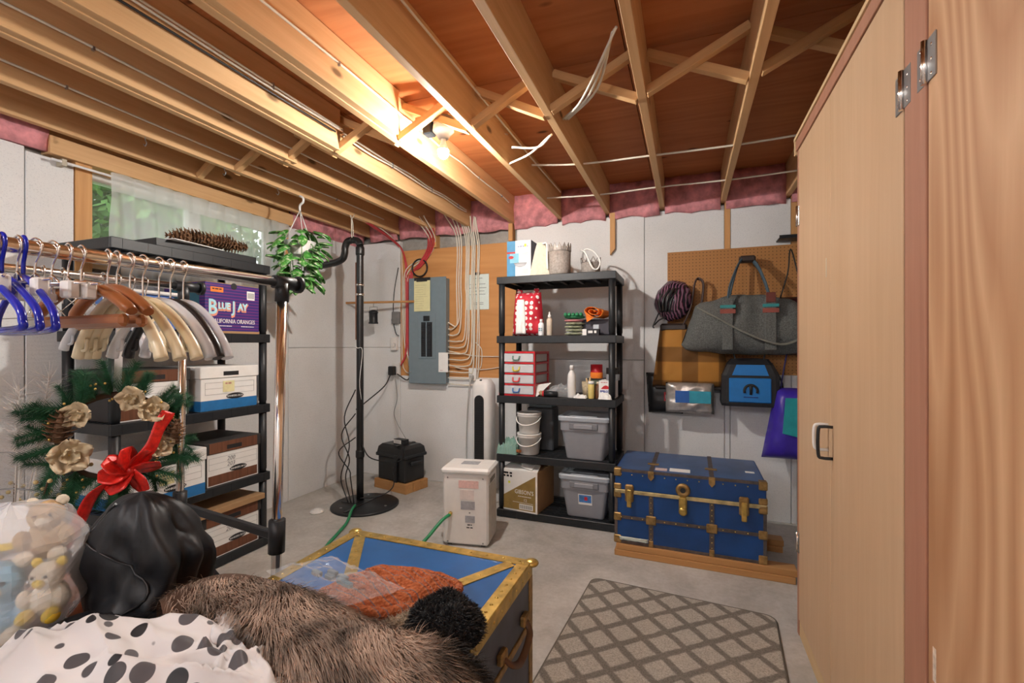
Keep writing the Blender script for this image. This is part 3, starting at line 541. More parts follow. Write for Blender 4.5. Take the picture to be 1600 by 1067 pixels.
t = bottle('yellow_tube', 'yellow paper tube with a white cap beside the woven cup', (-.655, 3.345, SH[2]), [(.021, 0), (.022, .003), (.022, .105)], mat('straw_yellow', (.62, .5, .16), .5), WHT, [(.023, .105), (.023, .125), (.001, .126)])
t = bottle('amber_bottle', 'brown glass bottle with tan cap between tube and printed carton', (-.61, 3.37, SH[2]), [(.022, 0), (.023, .005), (.023, .085), (.012, .105)], mat('amber_glass', (.12, .05, .02), .15), LBL, [(.013, .105), (.013, .12), (.001, .121)])
t = thing('cola_carton', 'small white carton with red and blue cola print on the middle back shelf', 'box', (-.545, 3.42, SH[2])); part('body', WHT2, t, (-.055, .055, -.075, .12, 0, .13), bev=.001); b = MB(); b.poly([(-.04+.005*k, -.0752, .072+.026*math.sin(PI*k/14)) for k in range(15)], .0012, (0, -1, 0)); b.build('red_emblem', RF, t); text('cola_text', 'PEPSI-COLA', .019, mat('blue_band', (.02, .06, .35), .5), t, (-.004, -.0762, .048), '-y', sx=.85, bold=.0008); scribble('top_text', mat('faded_red', (.6, .25, .25), .6), t, (-.015, -.075, .116), .05, 1, .006, .01)
def tape(label, loc, m, R=.048, h=.04, rot=(0, 0, 0)):
    t = thing('tape_roll', label, 'tape', loc, 0, None, rot); b = MB(); b.lathe([(R, 0), (R, h), (R*.62, h), (R*.62, 0), (R, 0)], seg=22, cap=False); b.build('tape_ring', m, t); b = MB(); b.lathe([(R*.62, 0), (R*.62, h), (R*.56, h), (R*.56, 0), (R*.62, 0)], seg=18, cap=False); b.build('cardboard_core', CARD, t)
tape('grey duct tape roll under the black roll on the carton', (-.515, 3.46, SH[2]+.13), mat('grey_tape', (.25, .26, .28), .4), .05, .045); tape('black tape roll on top of the grey roll', (-.515, 3.46, SH[2]+.175), BLK2, .05, .045)
t = thing('stacking_tub', 'squat green tub beneath the coloured tape rolls', 'container', (-.655, 3.56, SH[2])); part('tub', mat('moss_tub', (.12, .15, .1), .5), t, (-.06, .06, -.055, .055, 0, .13), bev=.008); part('tub_rim', BLK, t, (-.063, .063, -.058, .058, .125, .135), bev=.002)
tape('orange tape roll under the red roll', (-.655, 3.555, SH[2]+.135), OR, .048, .045); tape('red tape roll on top of the orange roll', (-.655, 3.555, SH[2]+.18), RF, .046, .06)
b = MB(); crumple(b, .09, .07, .05, 9, 14); tag(b.build('paper_wad', WHT2, None, (-.545, 3.318, SH[2])), 'crumpled white paper wad before the cola carton', 'paper')
b = MB(); crumple(b, .09, .06, .03, 11, 12); tag(b.build('tissue', WHT2, None, (-.73, 3.325, SH[2])), 'crumpled tissue beside the plain white bottle', 'paper')
# shelf at .485
def bucket(label, z):
    t = thing('white_bucket', label, 'bucket', (-1.15, 3.40, z)); b = MB(); b.lathe([(.075, 0), (.078, .004), (.088, .125), (.094, .125), (.094, .15), (.09, .152), (.001, .152)], seg=28); b.build('bucket_body', WHT, t)
    b = MB(); b.lathe([(.096, .145), (.096, .158), (.088, .16), (.084, .154), (.001, .154)], seg=28); b.build('bucket_lid', WHT, t)
    b = MB(); b.tube([(.097*math.cos(PI+PI*k/14), .097*math.sin(PI+PI*k/14)-.006, .125-.055*math.sin(PI*k/14)) for k in range(15)], .0045, 6); b.build('bucket_handle', WHT2, t)
bucket('lower white plastic bucket of the stacked pair', SH[1]); bucket('upper white plastic bucket of the stacked pair', SH[1]+.16)
t = thing('grey_bin', 'dark grey bin with a handle behind the white buckets', 'bin', (-1.09, 3.58, SH[1])); part('bin_body', mat('charcoal_bin', (.06, .065, .075), .5), t, (-.12, .10, -.06, .1, 0, .34), bev=.01); part('bin_tray', GREYP, t, (-.11, .09, -.055, .09, .34, .37), bev=.01)
b = MB(); crumple(b, .16, .14, .12, 5, 22); tag(b.build('green_plastic_bag', clear('green_film', (.35, .58, .5), tr=.35), None, (-1.30, 3.36, SH[1])), 'crumpled pale green plastic bag at the left shelf end', 'plastic bag')
t = thing('wooden_stick', 'short brown stick with white tip on the second back shelf', 'handle', (-1.235, 3.32, SH[1]+.015), -.6); b = MB(); b.cyl((-.06, 0, .004), (.06, 0, .02), .011, .013, 10); b.build('stick', BROWNW, t); b = MB(); b.cyl((-.085, 0, -.001), (-.06, 0, .004), .012, .012, 10); b.build('white_tip', WHT, t)
TOTE = mat('grey_tote', (.27, .28, .31), .45, 0, .04); TLID = mat('tote_lid_grey', (.36, .40, .45), .4, 0, .04)
def tote(label, loc, sticker=False):
    t = thing('storage_tote', label, 'storage bin', loc); b = MB()
    def rr(w, d, z, c=.03):
        P = []
        for sx, sy, a0 in ((1, 1, 0), (-1, 1, 1), (-1, -1, 2), (1, -1, 3)):
            for k in range(5): a = (a0+k/4)*PI/2; P.append(Vector((sx*(w-c)+c*math.cos(a), sy*(d-c)+c*math.sin(a), z)))
        return P
    b.ring_surface([rr(.135, .13, 0), rr(.138, .133, .006), rr(.168, .16, .21), rr(.176, .168, .212), rr(.18, .172, .285)], smooth=False); b.build('tub', TOTE, t)
    part('grip_recess', mat('tote_dark', (.19, .195, .215), .5), t, (-.105, .105, -.178, -.165, .225, .27), bev=.004); part('grip_lip', TOTE, t, (-.07, .07, -.185, -.17, .228, .262), bev=.005)
    b = MB(); b.ring_surface([rr(.19, .182, .285), rr(.192, .184, .31), rr(.186, .178, .318), rr(.165, .155, .318), rr(.155, .145, .308)], smooth=False); l = b.build('lid', TLID, t); part('lid_ridge', TLID, l, (-.1, .1, -.174, -.16, .317, .324), bev=.003)
    if sticker:
        M_ = Matrix.Rotation(math.atan2(.028, .205), 4, 'X'); s = MB(); s.box(-.055, .045, -.001, 0, -.04, .04); o = s.build('sticker', WHT2, t, (0.01, -.1535, .14), (math.atan2(.03, .204), 0, 0)); part('sticker_print', mat('blue_sticker', (.06, .2, .5), .5, 0, .5, 30), o, (-.05, .04, -.002, -.001, -.022, .034)); part('sticker_red', RF, o, (-.01, .012, -.0026, -.002, -.005, .022))
tote('grey lidded storage tote on the second back shelf', (-.705, 3.475, SH[1])); tote('grey lidded storage tote with a sticker on the bottom back shelf', (-.70, 3.475, SH[0]), True)
# bottom: whisky carton
t = thing('liquor_carton', 'white and gold printed liquor carton with open flap on the bottom back shelf', 'box', (-1.175, 3.455, SH[0]), -.12); part('body', CARD, t, (-.15, .15, -.16, .16, 0, .31), bev=.001); part('front_panel', WHT2, t, (-.15, .15, -.1612, -.16, 0, .31)); GOLD = mat('gold_print', (.30, .20, .06), .5)
b = MB(); b.poly([(-.138, -.1614, .012), (.135, -.1614, .012), (.135, -.1614, .28), (-.138, -.1614, .11)], .0008, (0, -1, 0)); b.build('gold_print', GOLD, t)
text('brand_text', "GIBSON'S", .044, WHT2, t, (.04, -.1624, .135), '-y', sx=.85); scribble('brand_sub', WHT2, t, (.045, -.1622, .114), .11, 1, .005, .01); scribble('brand_sub', WHT2, t, (.03, -.1622, .068), .17, 1, .003, .01); text('count_text', '12', .03, WHT2, t, (.05, -.1624, .08), '-y'); scribble('stock_code', INK, t, (-.10, -.1612, .275), .075, 2, .015, .022); part('yellow_dot', MATS['yellow_dot'], t, (-.095, -.078, -.163, -.1616, .205, .222)); part('barcode_label', WHT2, t, (.0, .115, -.1634, -.1624, .02, .06)); b = MB()
for k in range(14): b.box(.006+k*.0075, .009+k*.0075, -.164, -.1634, .026, .054)
b.build('barcode', INK, t); b = MB(); b.poly([(-.15, -.16, .31), (.15, -.16, .31), (.13, -.05, .335), (-.13, -.05, .335)], .003, (0, 0, 1)); b.poly([(.0, -.14, .335), (.1, -.15, .318), (.1, .02, .375), (.03, .02, .385)], .003, (0, 0, 1)); b.build('carton_flap', WHT2, t)
# ================================================================ ELECTRICAL PANEL AND WIRING ON THE PLYWOOD
YW = YB+.012       # face of the plywood backboard
t = thing('breaker_panel', 'blue-grey steel breaker panel mounted on the plywood board', 'electrical panel', (-2.335, YW, .965))
part('cabinet', GREYP, t, (-.19, .19, -.09, 0, 0, 1.0), bev=.003); c = part('cover', GREYP, t, (-.205, .205, -.10, -.088, -.01, 1.01), bev=.004)
part('cover_door', GREYP, c, (-.095, .095, -.106, -.10, .23, .66), bev=.003); part('breaker_recess', INK, c, (-.06, .06, -.108, -.106, .25, .58)); part('main_switch', BLK, c, (-.035, .035, -.116, -.106, .59, .64), bev=.004)
for k in range(15):
    for s in (-1, 1): part('breaker', mat('breaker_black', (.02, .022, .026), .4), c, (s*.03-.022, s*.03+.022, -.116, -.107, .256+k*.0213, .256+k*.0213+.018), bev=.002)
part('breaker_divider', GREYP, c, (-.004, .004, -.117, -.107, .25, .58))
for z in (.1, .9): b = MB(); b.ball((-.18, -.101, z), .006, sy=.5, seg=8, rings=5); b.build('screw', STEEL, c)
t = thing('clipboard_note', 'yellow handwritten note on a black clip fixed to the breaker panel', 'note', (-2.385, YW-.102, 1.65)); part('clip_board', BLK, t, (-.09, .09, -.006, 0, .02, .325), bev=.004); part('yellow_sheet', mat('yellow_paper', (.72, .68, .38), .8, 0, .05), t, (-.088, .09, -.008, -.006, .0, .295)); part('clip', BLK2, t, (-.06, .06, -.016, -.006, .285, .315), bev=.004); b = MB()
for k in range(11): b.box(-.075, .0+.06*random.random(), -.0086, -.008, .03+k*.022, .032+k*.022)
b.build('writing', mat('pencil', (.4, .38, .22), .8), t)
t = thing('white_card', 'small white card tucked on the lower corner of the breaker panel', 'card', (-2.155, YW-.1045, 1.07)); part('card_sheet', WHT2, t, (-.05, .05, -.002, 0, 0, .185)); scribble('card_print', mat('faint_red_ink', (.5, .2, .2), .8), t, (-.02, -.002, .015), .03, 1, .004, .01)
t = thing('posted_paper', 'white printed sheet in a plastic sleeve pinned beside the breaker panel', 'paper', (-1.845, YW, 1.66)); part('sheet', WHT2, t, (-.115, .115, -.004, -.002, 0, .33)); part('sleeve', GLASS, t, (-.12, .12, -.006, -.0045, -.005, .335)); part('binder_clip', BLK2, t, (-.025, .025, -.014, 0, .325, .35), bev=.003); b = MB()
for z, w in ((.29, .05), (.235, .08), (.2, .09), (.17, .07), (.14, .08), (.06, .06), (.045, .06)): b.box(-w, w, -.0046, -.004, z, z+.006)
b.build('print_lines', GREYINK, t)
def wallbox(name, label, cat, x, z, w, h, m, y=YW, d=.035):
    t = thing(name, label, cat, (x, y, z)); part('cover', m, t, (-w/2, w/2, -d, 0, -h/2, h/2), bev=.004); return t
t = wallbox('junction_box', 'small grey junction box at the left edge of the plywood', 'junction box', -2.735, 1.60, .085, .12, mat('grey_box', (.2, .2, .2), .6), YB); part('knock_out', BLK, t, (-.05, -.042, -.025, -.012, -.03, -.012))
t = wallbox('thermostat', 'white round dial thermostat below the junction box', 'thermostat', -2.755, 1.34, .075, .13, WHT, YB); b = MB(); b.cyl((0, -.035, -.015), (0, -.05, -.015), .025, .022, 18); b.build('dial', WHT, t)
t = wallbox('wall_outlet', 'white outlet with a black adapter plugged in near the corner', 'outlet', -2.73, 1.085, .08, .13, WHT, YB); part('black_adapter', BLK2, t, (-.055, .015, -.09, -.036, -.06, .03), bev=.008)
t = wallbox('wall_outlet', 'white outlet with a grey plug under the white cables', 'outlet', -1.885, 1.05, .08, .12, WHT, YW); part('plug', mat('grey_plug', (.4, .4, .39), .5), t, (-.018, .018, -.07, -.036, -.045, -.005), bev=.006)
gw = 'white cables dropping down the plywood right of the panel'
PX = -2.13
for k, (px, pz) in enumerate([(714, 560), (718, 548), (722, 536), (728, 524), (731, 552), (734, 566), (737, 576), (740, 588), (743, 541), (746, 529), (749, 595)]):
    x = onY(px, 450, YW-.012).x; zb = onY(px, pz-40, YW).z
    ze = onY(708, 505+k*9.5, YW).z; dp = .012+.009*(k % 3)
    cable('electrical_cable', [(x+.03*math.sin(k), YB-.25+.02*k, ZJ+.08), (x, YB-.05, 2.40), (x+.004, YW-dp, 2.25), (x-.004, YW-dp, 1.9), (x+.003, YW-dp, zb+.12), (x-.01, YW-dp-.01, ze+.05 if ze+.05 < zb+.1 else zb+.06), (x-.07, YW-.035, ze), (PX-.005, YW-.045, ze+.005)], .0062, WIREW, 'white cable dropping down the plywood and curling into the panel side', gw)
cable('electrical_cable', [(PX-.005, YW-.045, 1.27), (-1.98, YW-.03, 1.24), (-1.8, YW-.012, 1.22), (-1.47, YW-.01, 1.22)], .005, WIREW, 'upper white cable running from panel to behind the back shelving')
cable('electrical_cable', [(PX-.005, YW-.045, 1.14), (-1.98, YW-.03, 1.1), (-1.75, YW-.012, 1.1), (-1.47, YW-.01, 1.15)], .005, WIREW, 'lower white cable running from panel to behind the back shelving')
cable('electrical_cable', [(-1.86, YW-.012, 1.35), (-1.80, YW-.012, 1.28), (-1.805, YW-.012, 1.13), (-1.845, YW-.02, 1.09)], .005, WIREW, 'short white cable feeding the right outlet')
cable('plug_cord', [(-1.885, YW-.07, 1.02), (-1.895, YW-.09, .9), (-1.93, YW-.06, .6), (-1.94, YW-.05, .3), (-1.90, YW-.08, .05)], .005, mat('grey_cord', (.5, .5, .48), .5), 'grey cord hanging from the right outlet down behind the heater')
for k in range(3): cable('electrical_cable', [(-2.32+.05*k, 3.6, ZJ+.06), (-2.33+.03*k, YB-.05, 2.35), (-2.40+.02*k, YW-.015, 2.2), (-2.62+.018*k, YW-.02, 2.08-.03*k), (-2.655+.018*k, YW-.015, 1.8), (-2.645+.018*k, YW-.015, 1.35), (-2.58, YW-.03, 1.2-.04*k), (-2.53, YW-.045, 1.2-.04*k)], .006, WIREW, 'white cable bending round the upper left of the panel', 'white cables left of the panel')
for k in range(4): cable('red_cable', [(-2.26-.02*k, YB-.1, 2.44), (-2.30-.02*k, YB-.03, 2.28), (-2.45, YW-.02-.006*k, 2.10+.012*k), (-2.585+.012*k, YW-.02, 2.02), (-2.60+.012*k, YW-.018, 1.7), (-2.60+.012*k, YW-.018, 1.3), (-2.56, YW-.03, 1.15+.02*k), (-2.53, YW-.045, 1.13+.02*k)], .0072, WIRER, 'red cable curving beside the breaker panel', 'red heating cables by the panel')
for k in range(2): cable('red_cable', [(-2.70-.02*k, 3.3, ZJ+.03), (-2.69-.015*k, YB-.05, 2.33), (-2.635+.012*k, YW-.02, 2.15), (-2.625+.012*k, YW-.02, 1.9), (-2.625+.012*k, YW-.02, 1.3), (-2.67, YB-.03, 1.12)], .0072, WIRER, 'red cable running straight down at the plywood edge', 'red cables at the plywood edge')
cable('electrical_cable', [(-2.72, 2.2, ZJ+.05), (-2.72, 3.4, ZJ+.03), (-2.70, YB-.06, 2.34), (-2.675, YW-.012, 2.1), (-2.675, YW-.012, 1.25), (-2.64, YW-.012, 1.07), (-2.54, YW-.04, 1.05)], .005, WIREW, 'white cable along the plywood edge into the panel bottom')
cable('black_wire', [(-2.70, YB-.03, 2.1), (-2.76, YB-.015, 1.85), (-2.77, YB-.015, 1.6), (-2.74, YB-.015, 1.45), (-2.70, YB-.02, 1.42)], .004, WIREK, 'thin black cord hanging past the grey junction box')
b = MB(); b.tube([(-2.46+.085*math.cos(PI*k/10), YW-.03, 2.085+.085*math.sin(PI*k/10)) for k in range(21)], .008, 6); tag(b.build('coiled_cord', WIREK), 'coil of black cord hung above the breaker panel', 'cable')
cable('power_cord', [(-2.75, YB-.08, 1.05), (-2.80, YB-.12, .92), (-2.88, YB-.3, .78), (-2.80, 3.4, .74), (-2.62, 3.22, .82)], .006, WIREK, 'black power cord looping from the corner outlet to the pipe')
cable('power_cord', [(-2.70, YB-.05, 1.04), (-2.60, YW-.04, .98), (-2.56, YW-.03, 1.05), (-2.55, YW-.03, 1.13)], .006, WIREK, 'short black cord looping between outlet and panel')
cable('thin_wire', [(-2.73, YB-.04, 1.02), (-2.72, YB-.02, .8), (-2.75, YB-.03, .65), (-2.70, YB-.05, .55), (-2.50, YB-.2, .44)], .0025, mat('thin_grey', (.2, .2, .2), .6), 'thin grey wire from the outlet down to the battery box')
# ================================================================ SUMP PIPE, DISC, HOSE, BATTERY BOX
PXY = (-2.575, 3.17)
t = thing('discharge_pipe', 'black plastic sump discharge pipe rising to a bend under the joists', 'pipe', (*PXY, .02)); b = MB(); b.tube(smooth_path([(0, 0, 0), (0, 0, 1.0), (0, 0, 2.02), (0, 0, 2.14), (-.03, 0, 2.185), (-.08, 0, 2.195)], 6), .029, 16); b.build('riser', BLK2, t)
b = MB(); b.tube(smooth_path([(-.08, 0, 2.195), (-.13, 0, 2.185), (-.155, 0, 2.14), (-.16, 0, 2.09), (-.18, 0, 2.045), (-.24, 0, 2.02), (-.35, 0, 2.005), (-.58, 0, 1.985)], 6), .029, 16); b.build('trap_bend', BLK2, t)
for z in (1.72, 1.80): b = MB(); b.lathe([(.031, z), (.034, z+.003), (.034, z+.015), (.031, z+.018)], seg=16); b.build('hose_clamp', CHR, t)
b = MB(); b.lathe([(.034, 2.06), (.036, 2.07), (.036, 2.12), (.034, 2.13)], seg=16); b.build('coupling', BLK2, t); b = MB(); b.lathe([(.034, .36), (.036, .37), (.036, .41), (.034, .42)], seg=16); b.build('coupling', BLK2, t)
b = MB(); b.tube([(-.06, -.033, 2.23), (-.06, -.033, 2.36), (-.055, -.0, 2.41)], .004, 5); b.tube([(-.095, .033, 2.23), (-.1, .03, 2.35), (-.1, 0, 2.41)], .004, 5); b.tube([(-.06, -.033, 2.235), (-.075, 0, 2.162), (-.095, .033, 2.235)], .004, 5); b.build('hanger_strap', WIREW, t)
b = MB(); b.tube([(-.034, -.008, 1.35), (-.034, -.008, 2.0)], .006, 6); b.build('copper_wire', mat('copper', (.5, .22, .12), .4, .8), t)
b = MB(); b.tube(smooth_path([(-.03, -.02, 1.3), (0, -.034, 1.28), (.032, -.01, 1.26), (.02, -.03, 1.0), (.03, -.02, .85)], 4), .0025, 5); b.build('white_string', WHT2, t)
t = thing('sump_cover', 'round black plastic sump pit cover on the concrete floor', 'cover', (-2.49, 3.13, 0)); b = MB(); b.lathe([(.27, 0), (.272, .012), (.26, .02), (.001, .022)], seg=40); b.build('disc', BLK, t); b = MB(); b.box(-.012, .012, -.25, .25, .021, .026); b.box(-.20, -.05, -.06, .06, .021, .027, bev=.003); b.build('cover_ribs', BLK2, t)
for k in range(3): b = MB(); b.ball((.2*math.cos(k*2.1), .2*math.sin(k*2.1), .022), .012, sz=.4, seg=8, rings=5); b.build('bolt', STEEL, t)
g = 'thin black cords beside the sump pipe'
for k in range(3): cable('pump_cable', [(PXY[0]-.03, PXY[1]-.02, .95-.2*k), (PXY[0]-.12-.03*k, PXY[1]-.05, .72-.15*k), (PXY[0]-.06, PXY[1]-.06, .48-.1*k), (PXY[0]-.14+.05*k, PXY[1]-.07, .22), (PXY[0]-.04+.03*k, PXY[1]-.10, .03)], .005, WIREK, 'thin black pump cord looping beside the sump pipe', g)
cable('pump_cable', [(PXY[0]+.03, PXY[1]-.02, .5), (PXY[0]+.12, PXY[1]+.0, .38), (PXY[0]+.2, 3.45, .30), (-2.34, 3.45, .42), (-2.40, 3.40, .25), (-2.38, 3.36, .1), (-2.45, 3.25, .04), (PXY[0]+.03, PXY[1]-.03, .05)], .005, WIREK, 'black cord draped from the pipe over the battery box front')
cable('garden_hose', [(-2.51, 3.03, .03), (-2.42, 2.88, .05), (-2.33, 2.72, .025), (-2.27, 2.55, .012), (-2.17, 2.33, .012), (-1.95, 2.15, .012), (-1.70, 2.2, .012), (-1.55, 2.42, .08), (-1.475, 2.6, .195), (-1.456, 2.685, .212)], .011, GREEN, 'green garden hose running over the floor from sump to dehumidifier', cat='hose')
t = thing('wood_blocks', 'short lumber offcuts under the black battery box', 'wood block', (-2.50, 3.66, 0), -.22)
for k in range(3): part('block', LUMB, t, (-.21, .0-.004, -.14+k*.095, -.05+k*.095, 0, .085), bev=.003); part('block', LUMB, t, (.0, .21, -.145+k*.095, -.055+k*.095, 0, .085), bev=.003)
t = thing('battery_box', 'black plastic battery box with vented lid on wood blocks', 'battery box', (-2.50, 3.66, .085), -.22)
part('case', BLK2, t, (-.18, .18, -.125, .125, 0, .22), bev=.012); part('case_rim', BLK, t, (-.195, .195, -.14, .14, .215, .245), bev=.006); b = MB(); b.ring_surface([[Vector((sx*w, sy*d, z)) for sx, sy in ((-1, -1), (1, -1), (1, 1), (-1, 1))] for z, w, d in ((.245, .185, .13), (.30, .175, .12), (.325, .15, .095))], smooth=False); b.build('lid', BLK2, t)
part('side_handle', BLK, t, (.18, .21, -.07, .07, .15, .185), bev=.008); part('side_handle', BLK, t, (-.21, -.18, -.07, .07, .15, .185), bev=.008); part('strap', BLK, t, (.05, .085, -.142, -.126, .0, .245), (.05, .085, -.14, .1, .3255, .33))
t = thing('charger_module', 'small charger module with white label on the battery box lid', 'charger', (-2.49, 3.63, .41), -.2); part('module', BLK, t, (-.06, .075, -.03, .035, 0, .045), bev=.003); part('label', WHT2, t, (-.055, .04, -.0315, -.03, .006, .04)); scribble('label_text', GREYINK, t, (-.008, -.0315, .028), .07, 3, .003, .008)
t = thing('plastic_cap', 'white plastic cap lying on the concrete floor', 'cap', (-2.74, 2.86, 0)); b = MB(); b.lathe([(.05, 0), (.05, .014), (.046, .02), (.03, .02), (.028, .03), (.001, .032)], seg=22); b.build('cap_body', WHT, t); b = MB(); b.lathe([(.052, .002), (.053, .008), (.052, .012)], seg=22); b.build('cap_rim', WHT, t)  # loose plastic cap lying on the floor
# dowel, lantern, yellow cloth
A, B = onY(488, 461, 3.62), onY(647, 471, YB-.1); A.z = B.z-.005; 
t = thing('wooden_dowel', 'long wooden dowel hung horizontally behind the black pipe', 'pole', A); b = MB(); b.tube([(0, 0, 0), (B-A)], .011, 10); b.build('rod', LUMB, t); b = MB(); b.tube([(0, 0, 0), (B-A)*.02], .013, 10); b.build('rod_end', BRASS, t)
q = A+(B-A)*.61; t = thing('camp_lantern', 'small black lantern hanging from the wooden dowel', 'lantern', q+Vector((0, 0, -.21))); b = MB(); b.lathe([(.045, 0), (.047, .01), (.04, .02), (.04, .1), (.047, .11), (.04, .125), (.02, .135)], seg=18); b.build('lantern_body', BLK, t); b = MB(); b.tube([(-.045, 0, .11), (-.045, 0, .165), (.045, 0, .165), (.045, 0, .11)], .003, 5); b.tube([(0, 0, .165), (0, 0, .19), (.01, 0, .2), (0, 0, .222)], .003, 5); b.build('wire_handle', STEEL, t)
q = A+(B-A)*.09; b = MB(); pillow(b, .10, .09, .15, .012, .012, seed=2); o = b.build('yellow_cloth', mat('yellow_cloth', (.72, .52, .03), .85), None, q+Vector((0, -.005, -.135)), (0, .12, 0)); tag(o, 'yellow cloth folded over the wooden dowel', 'cloth')
# ================================================================ TOWER HEATER, DEHUMIDIFIER
t = thing('tower_heater', 'white tower heater with black oval grille behind the dehumidifier', 'heater', (-1.635, 3.62, 0), -.05)
def oval(w, d, z): return [Vector((w*math.copysign(abs(math.cos(2*PI*k/28))**.7, math.cos(2*PI*k/28)), d*math.copysign(abs(math.sin(2*PI*k/28))**.7, math.sin(2*PI*k/28)), z)) for k in range(28)]
b = MB(); b.ring_surface([oval(.085, .085, .04), oval(.088, .085, .5), oval(.095, .085, .93), oval(.09, .082, .98), oval(.06, .06, 1.03), oval(.03, .03, 1.037)]); b.build('housing', WHT, t); b = MB(); b.lathe([(.15, 0), (.15, .015), (.09, .045)], seg=32); b.build('base', WHT, t)
b = MB(); pts = [(.042*math.cos(PI*k/10), -.084-.002, .86+.042*math.sin(PI*k/10)) for k in range(11)]+[(.042*math.cos(PI+PI*k/10), -.086, .25+.042*math.sin(PI+PI*k/10)) for k in range(11)]; b.poly(pts, .012, (0, -1, 0)); g_ = b.build('grille', BLK2, t); b = MB()
for k in range(30): b.box(-.036, .036, -.1, -.097, .26+k*.02, .263+k*.02)
b.build('grille_louvres', BLK, g_, kind='stuff'); b = MB(); b.ball((0, -.045, 1.025), .022, sz=.4, seg=12, rings=5); b.ball((-.035, -.05, 1.01), .01, sz=.5, seg=8, rings=5); b.ball((.035, -.05, 1.01), .01, sz=.5, seg=8, rings=5); b.build('buttons', BLK, t)
t = thing('dehumidifier', 'white boxy dehumidifier with rating labels standing on the floor', 'dehumidifier', (-1.385, 2.84, 0), .18)
part('body', WHT, t, (-.155, .155, -.125, .125, .012, .475), bev=.012); part('top_cover', WHT, t, (-.168, .168, -.137, .137, .475, .515), bev=.014); part('side_vent', mat('vent_shadow', (.25, .24, .22), .7), t, (.154, .1565, -.07, .07, .41, .44)); part('feet', BLK, t, (-.13, -.1, -.1, .1, 0, .013), (.1, .13, -.1, .1, 0, .013)); part('side_panel', mat('ivory', (.6, .56, .5), .45), t, (.1545, .157, -.11, .11, .03, .40), bev=.001)
PKL = mat('pale_red_label', (.74, .50, .47), .6, 0, .15, 60); GRL = mat('grey_label', (.36, .37, .40), .5, 0, .15, 60)
for nm, mm, q in (('warning_label', PKL, (-.045, .09, .385, .435)), ('warning_label', mat('faint_label', (.74, .66, .63), .6), (-.035, .06, .31, .375)), ('rating_label', GRL, (-.03, .065, .245, .30)), ('rating_label', GRL, (.0, .065, .16, .205))): part(nm, mm, t, (q[0], q[1], -.1265, -.125, q[2], q[3]))
scribble('label_text', INK, t, (.03, -.125, .142), .03, 1, .007, .01); scribble('label_text', INK, t, (.03, -.125, .124), .042, 1, .007, .01); b = MB()
for x, z in ((-.12, .45), (.12, .45), (-.12, .03), (.12, .03), (.03, .225)): b.ball((x, -.126, z), .006, sy=.4, seg=8, rings=4)
b.build('screws', STEEL, t, kind='stuff'); b = MB(); b.cyl((-.10, -.125, .215), (-.10, -.15, .212), .013, .012, 12); b.build('drain_port', BRASS, t); part('top_controls', GRL, t, (-.06, .06, -.02, .06, .515, .517))
# ================================================================ BLUE TRUNK AT THE BACK (local origin: front bottom centre)
t = thing('steamer_trunk', 'worn blue steamer trunk with brass latches against the back wall', 'trunk', (-.005, 2.965, .075), -.012); TW, TD, TH = .425, .55, .465
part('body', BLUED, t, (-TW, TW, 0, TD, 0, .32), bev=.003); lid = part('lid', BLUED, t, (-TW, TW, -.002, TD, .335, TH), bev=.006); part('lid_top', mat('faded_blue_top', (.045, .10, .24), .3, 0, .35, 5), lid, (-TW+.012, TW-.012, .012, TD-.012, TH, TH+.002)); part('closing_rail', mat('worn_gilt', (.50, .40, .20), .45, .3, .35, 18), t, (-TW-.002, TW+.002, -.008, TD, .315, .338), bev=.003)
EDG = mat('bronze_edge', (.10, .08, .075), .5, .3, .3, 30)
for x in (-TW, TW): part('corner_strip', EDG, t, (x-.016 if x > 0 else x-.002, x+.002 if x > 0 else x+.016, -.003, .02, 0, .32))
part('bottom_strip', EDG, t, (-TW, TW, -.003, .015, 0, .018)); part('lid_edge_strip', EDG, lid, (-TW, TW, -.004, .012, TH-.014, TH+.001)); part('middle_strip', EDG, t, (-TW, TW, -.003, 0, .155, .175))
for x in (-.205, .14): part('front_strap', EDG, t, (x-.013, x+.013, -.0035, 0, .018, .315)); part('top_strap', EDG, lid, (x-.013, x+.013, 0, TD, TH+.001, TH+.004)); part('strap_boss', OLDBR, t, (x-.03, x+.03, -.009, 0, .138, .192), bev=.004); part('strap_tip', OLDBR, t, (x-.014, x+.014, -.008, 0, 0, .04), bev=.003); b = MB(); b.poly([(x-.017, -.005, TH+.004), (x+.017, -.005, TH+.004), (x+.017, -.005, TH-.035), (x, -.005, TH-.055), (x-.017, -.005, TH-.035)], .006, (0, -1, 0)); b.build('strap_tab', OLDBR, lid); part('top_boss', OLDBR, lid, (x-.035, x+.035, .16, .2, TH+.003, TH+.008), bev=.002)
for x in (-TW, TW):
    s = 1 if x < 0 else -1
    for z0, z1, pr in ((0, .05, t), (.14, .19, t), (.285, .335, t), (.338, .375, lid), (TH-.045, TH+.005, lid)): part('corner_cap', OLDBR, pr, (min(x-s*.006, x+s*.04), max(x-s*.006, x+s*.04), -.008, .045, z0, z1), bev=.005)
def latch(x):
    p = part('latch', OLDBR, t, (x-.026, x+.026, -.018, 0, .265, .375), bev=.008); part('latch_hasp', BRASS, p, (x-.014, x+.014, -.026, -.016, .235, .345), bev=.004)
latch(-.335); latch(.31)
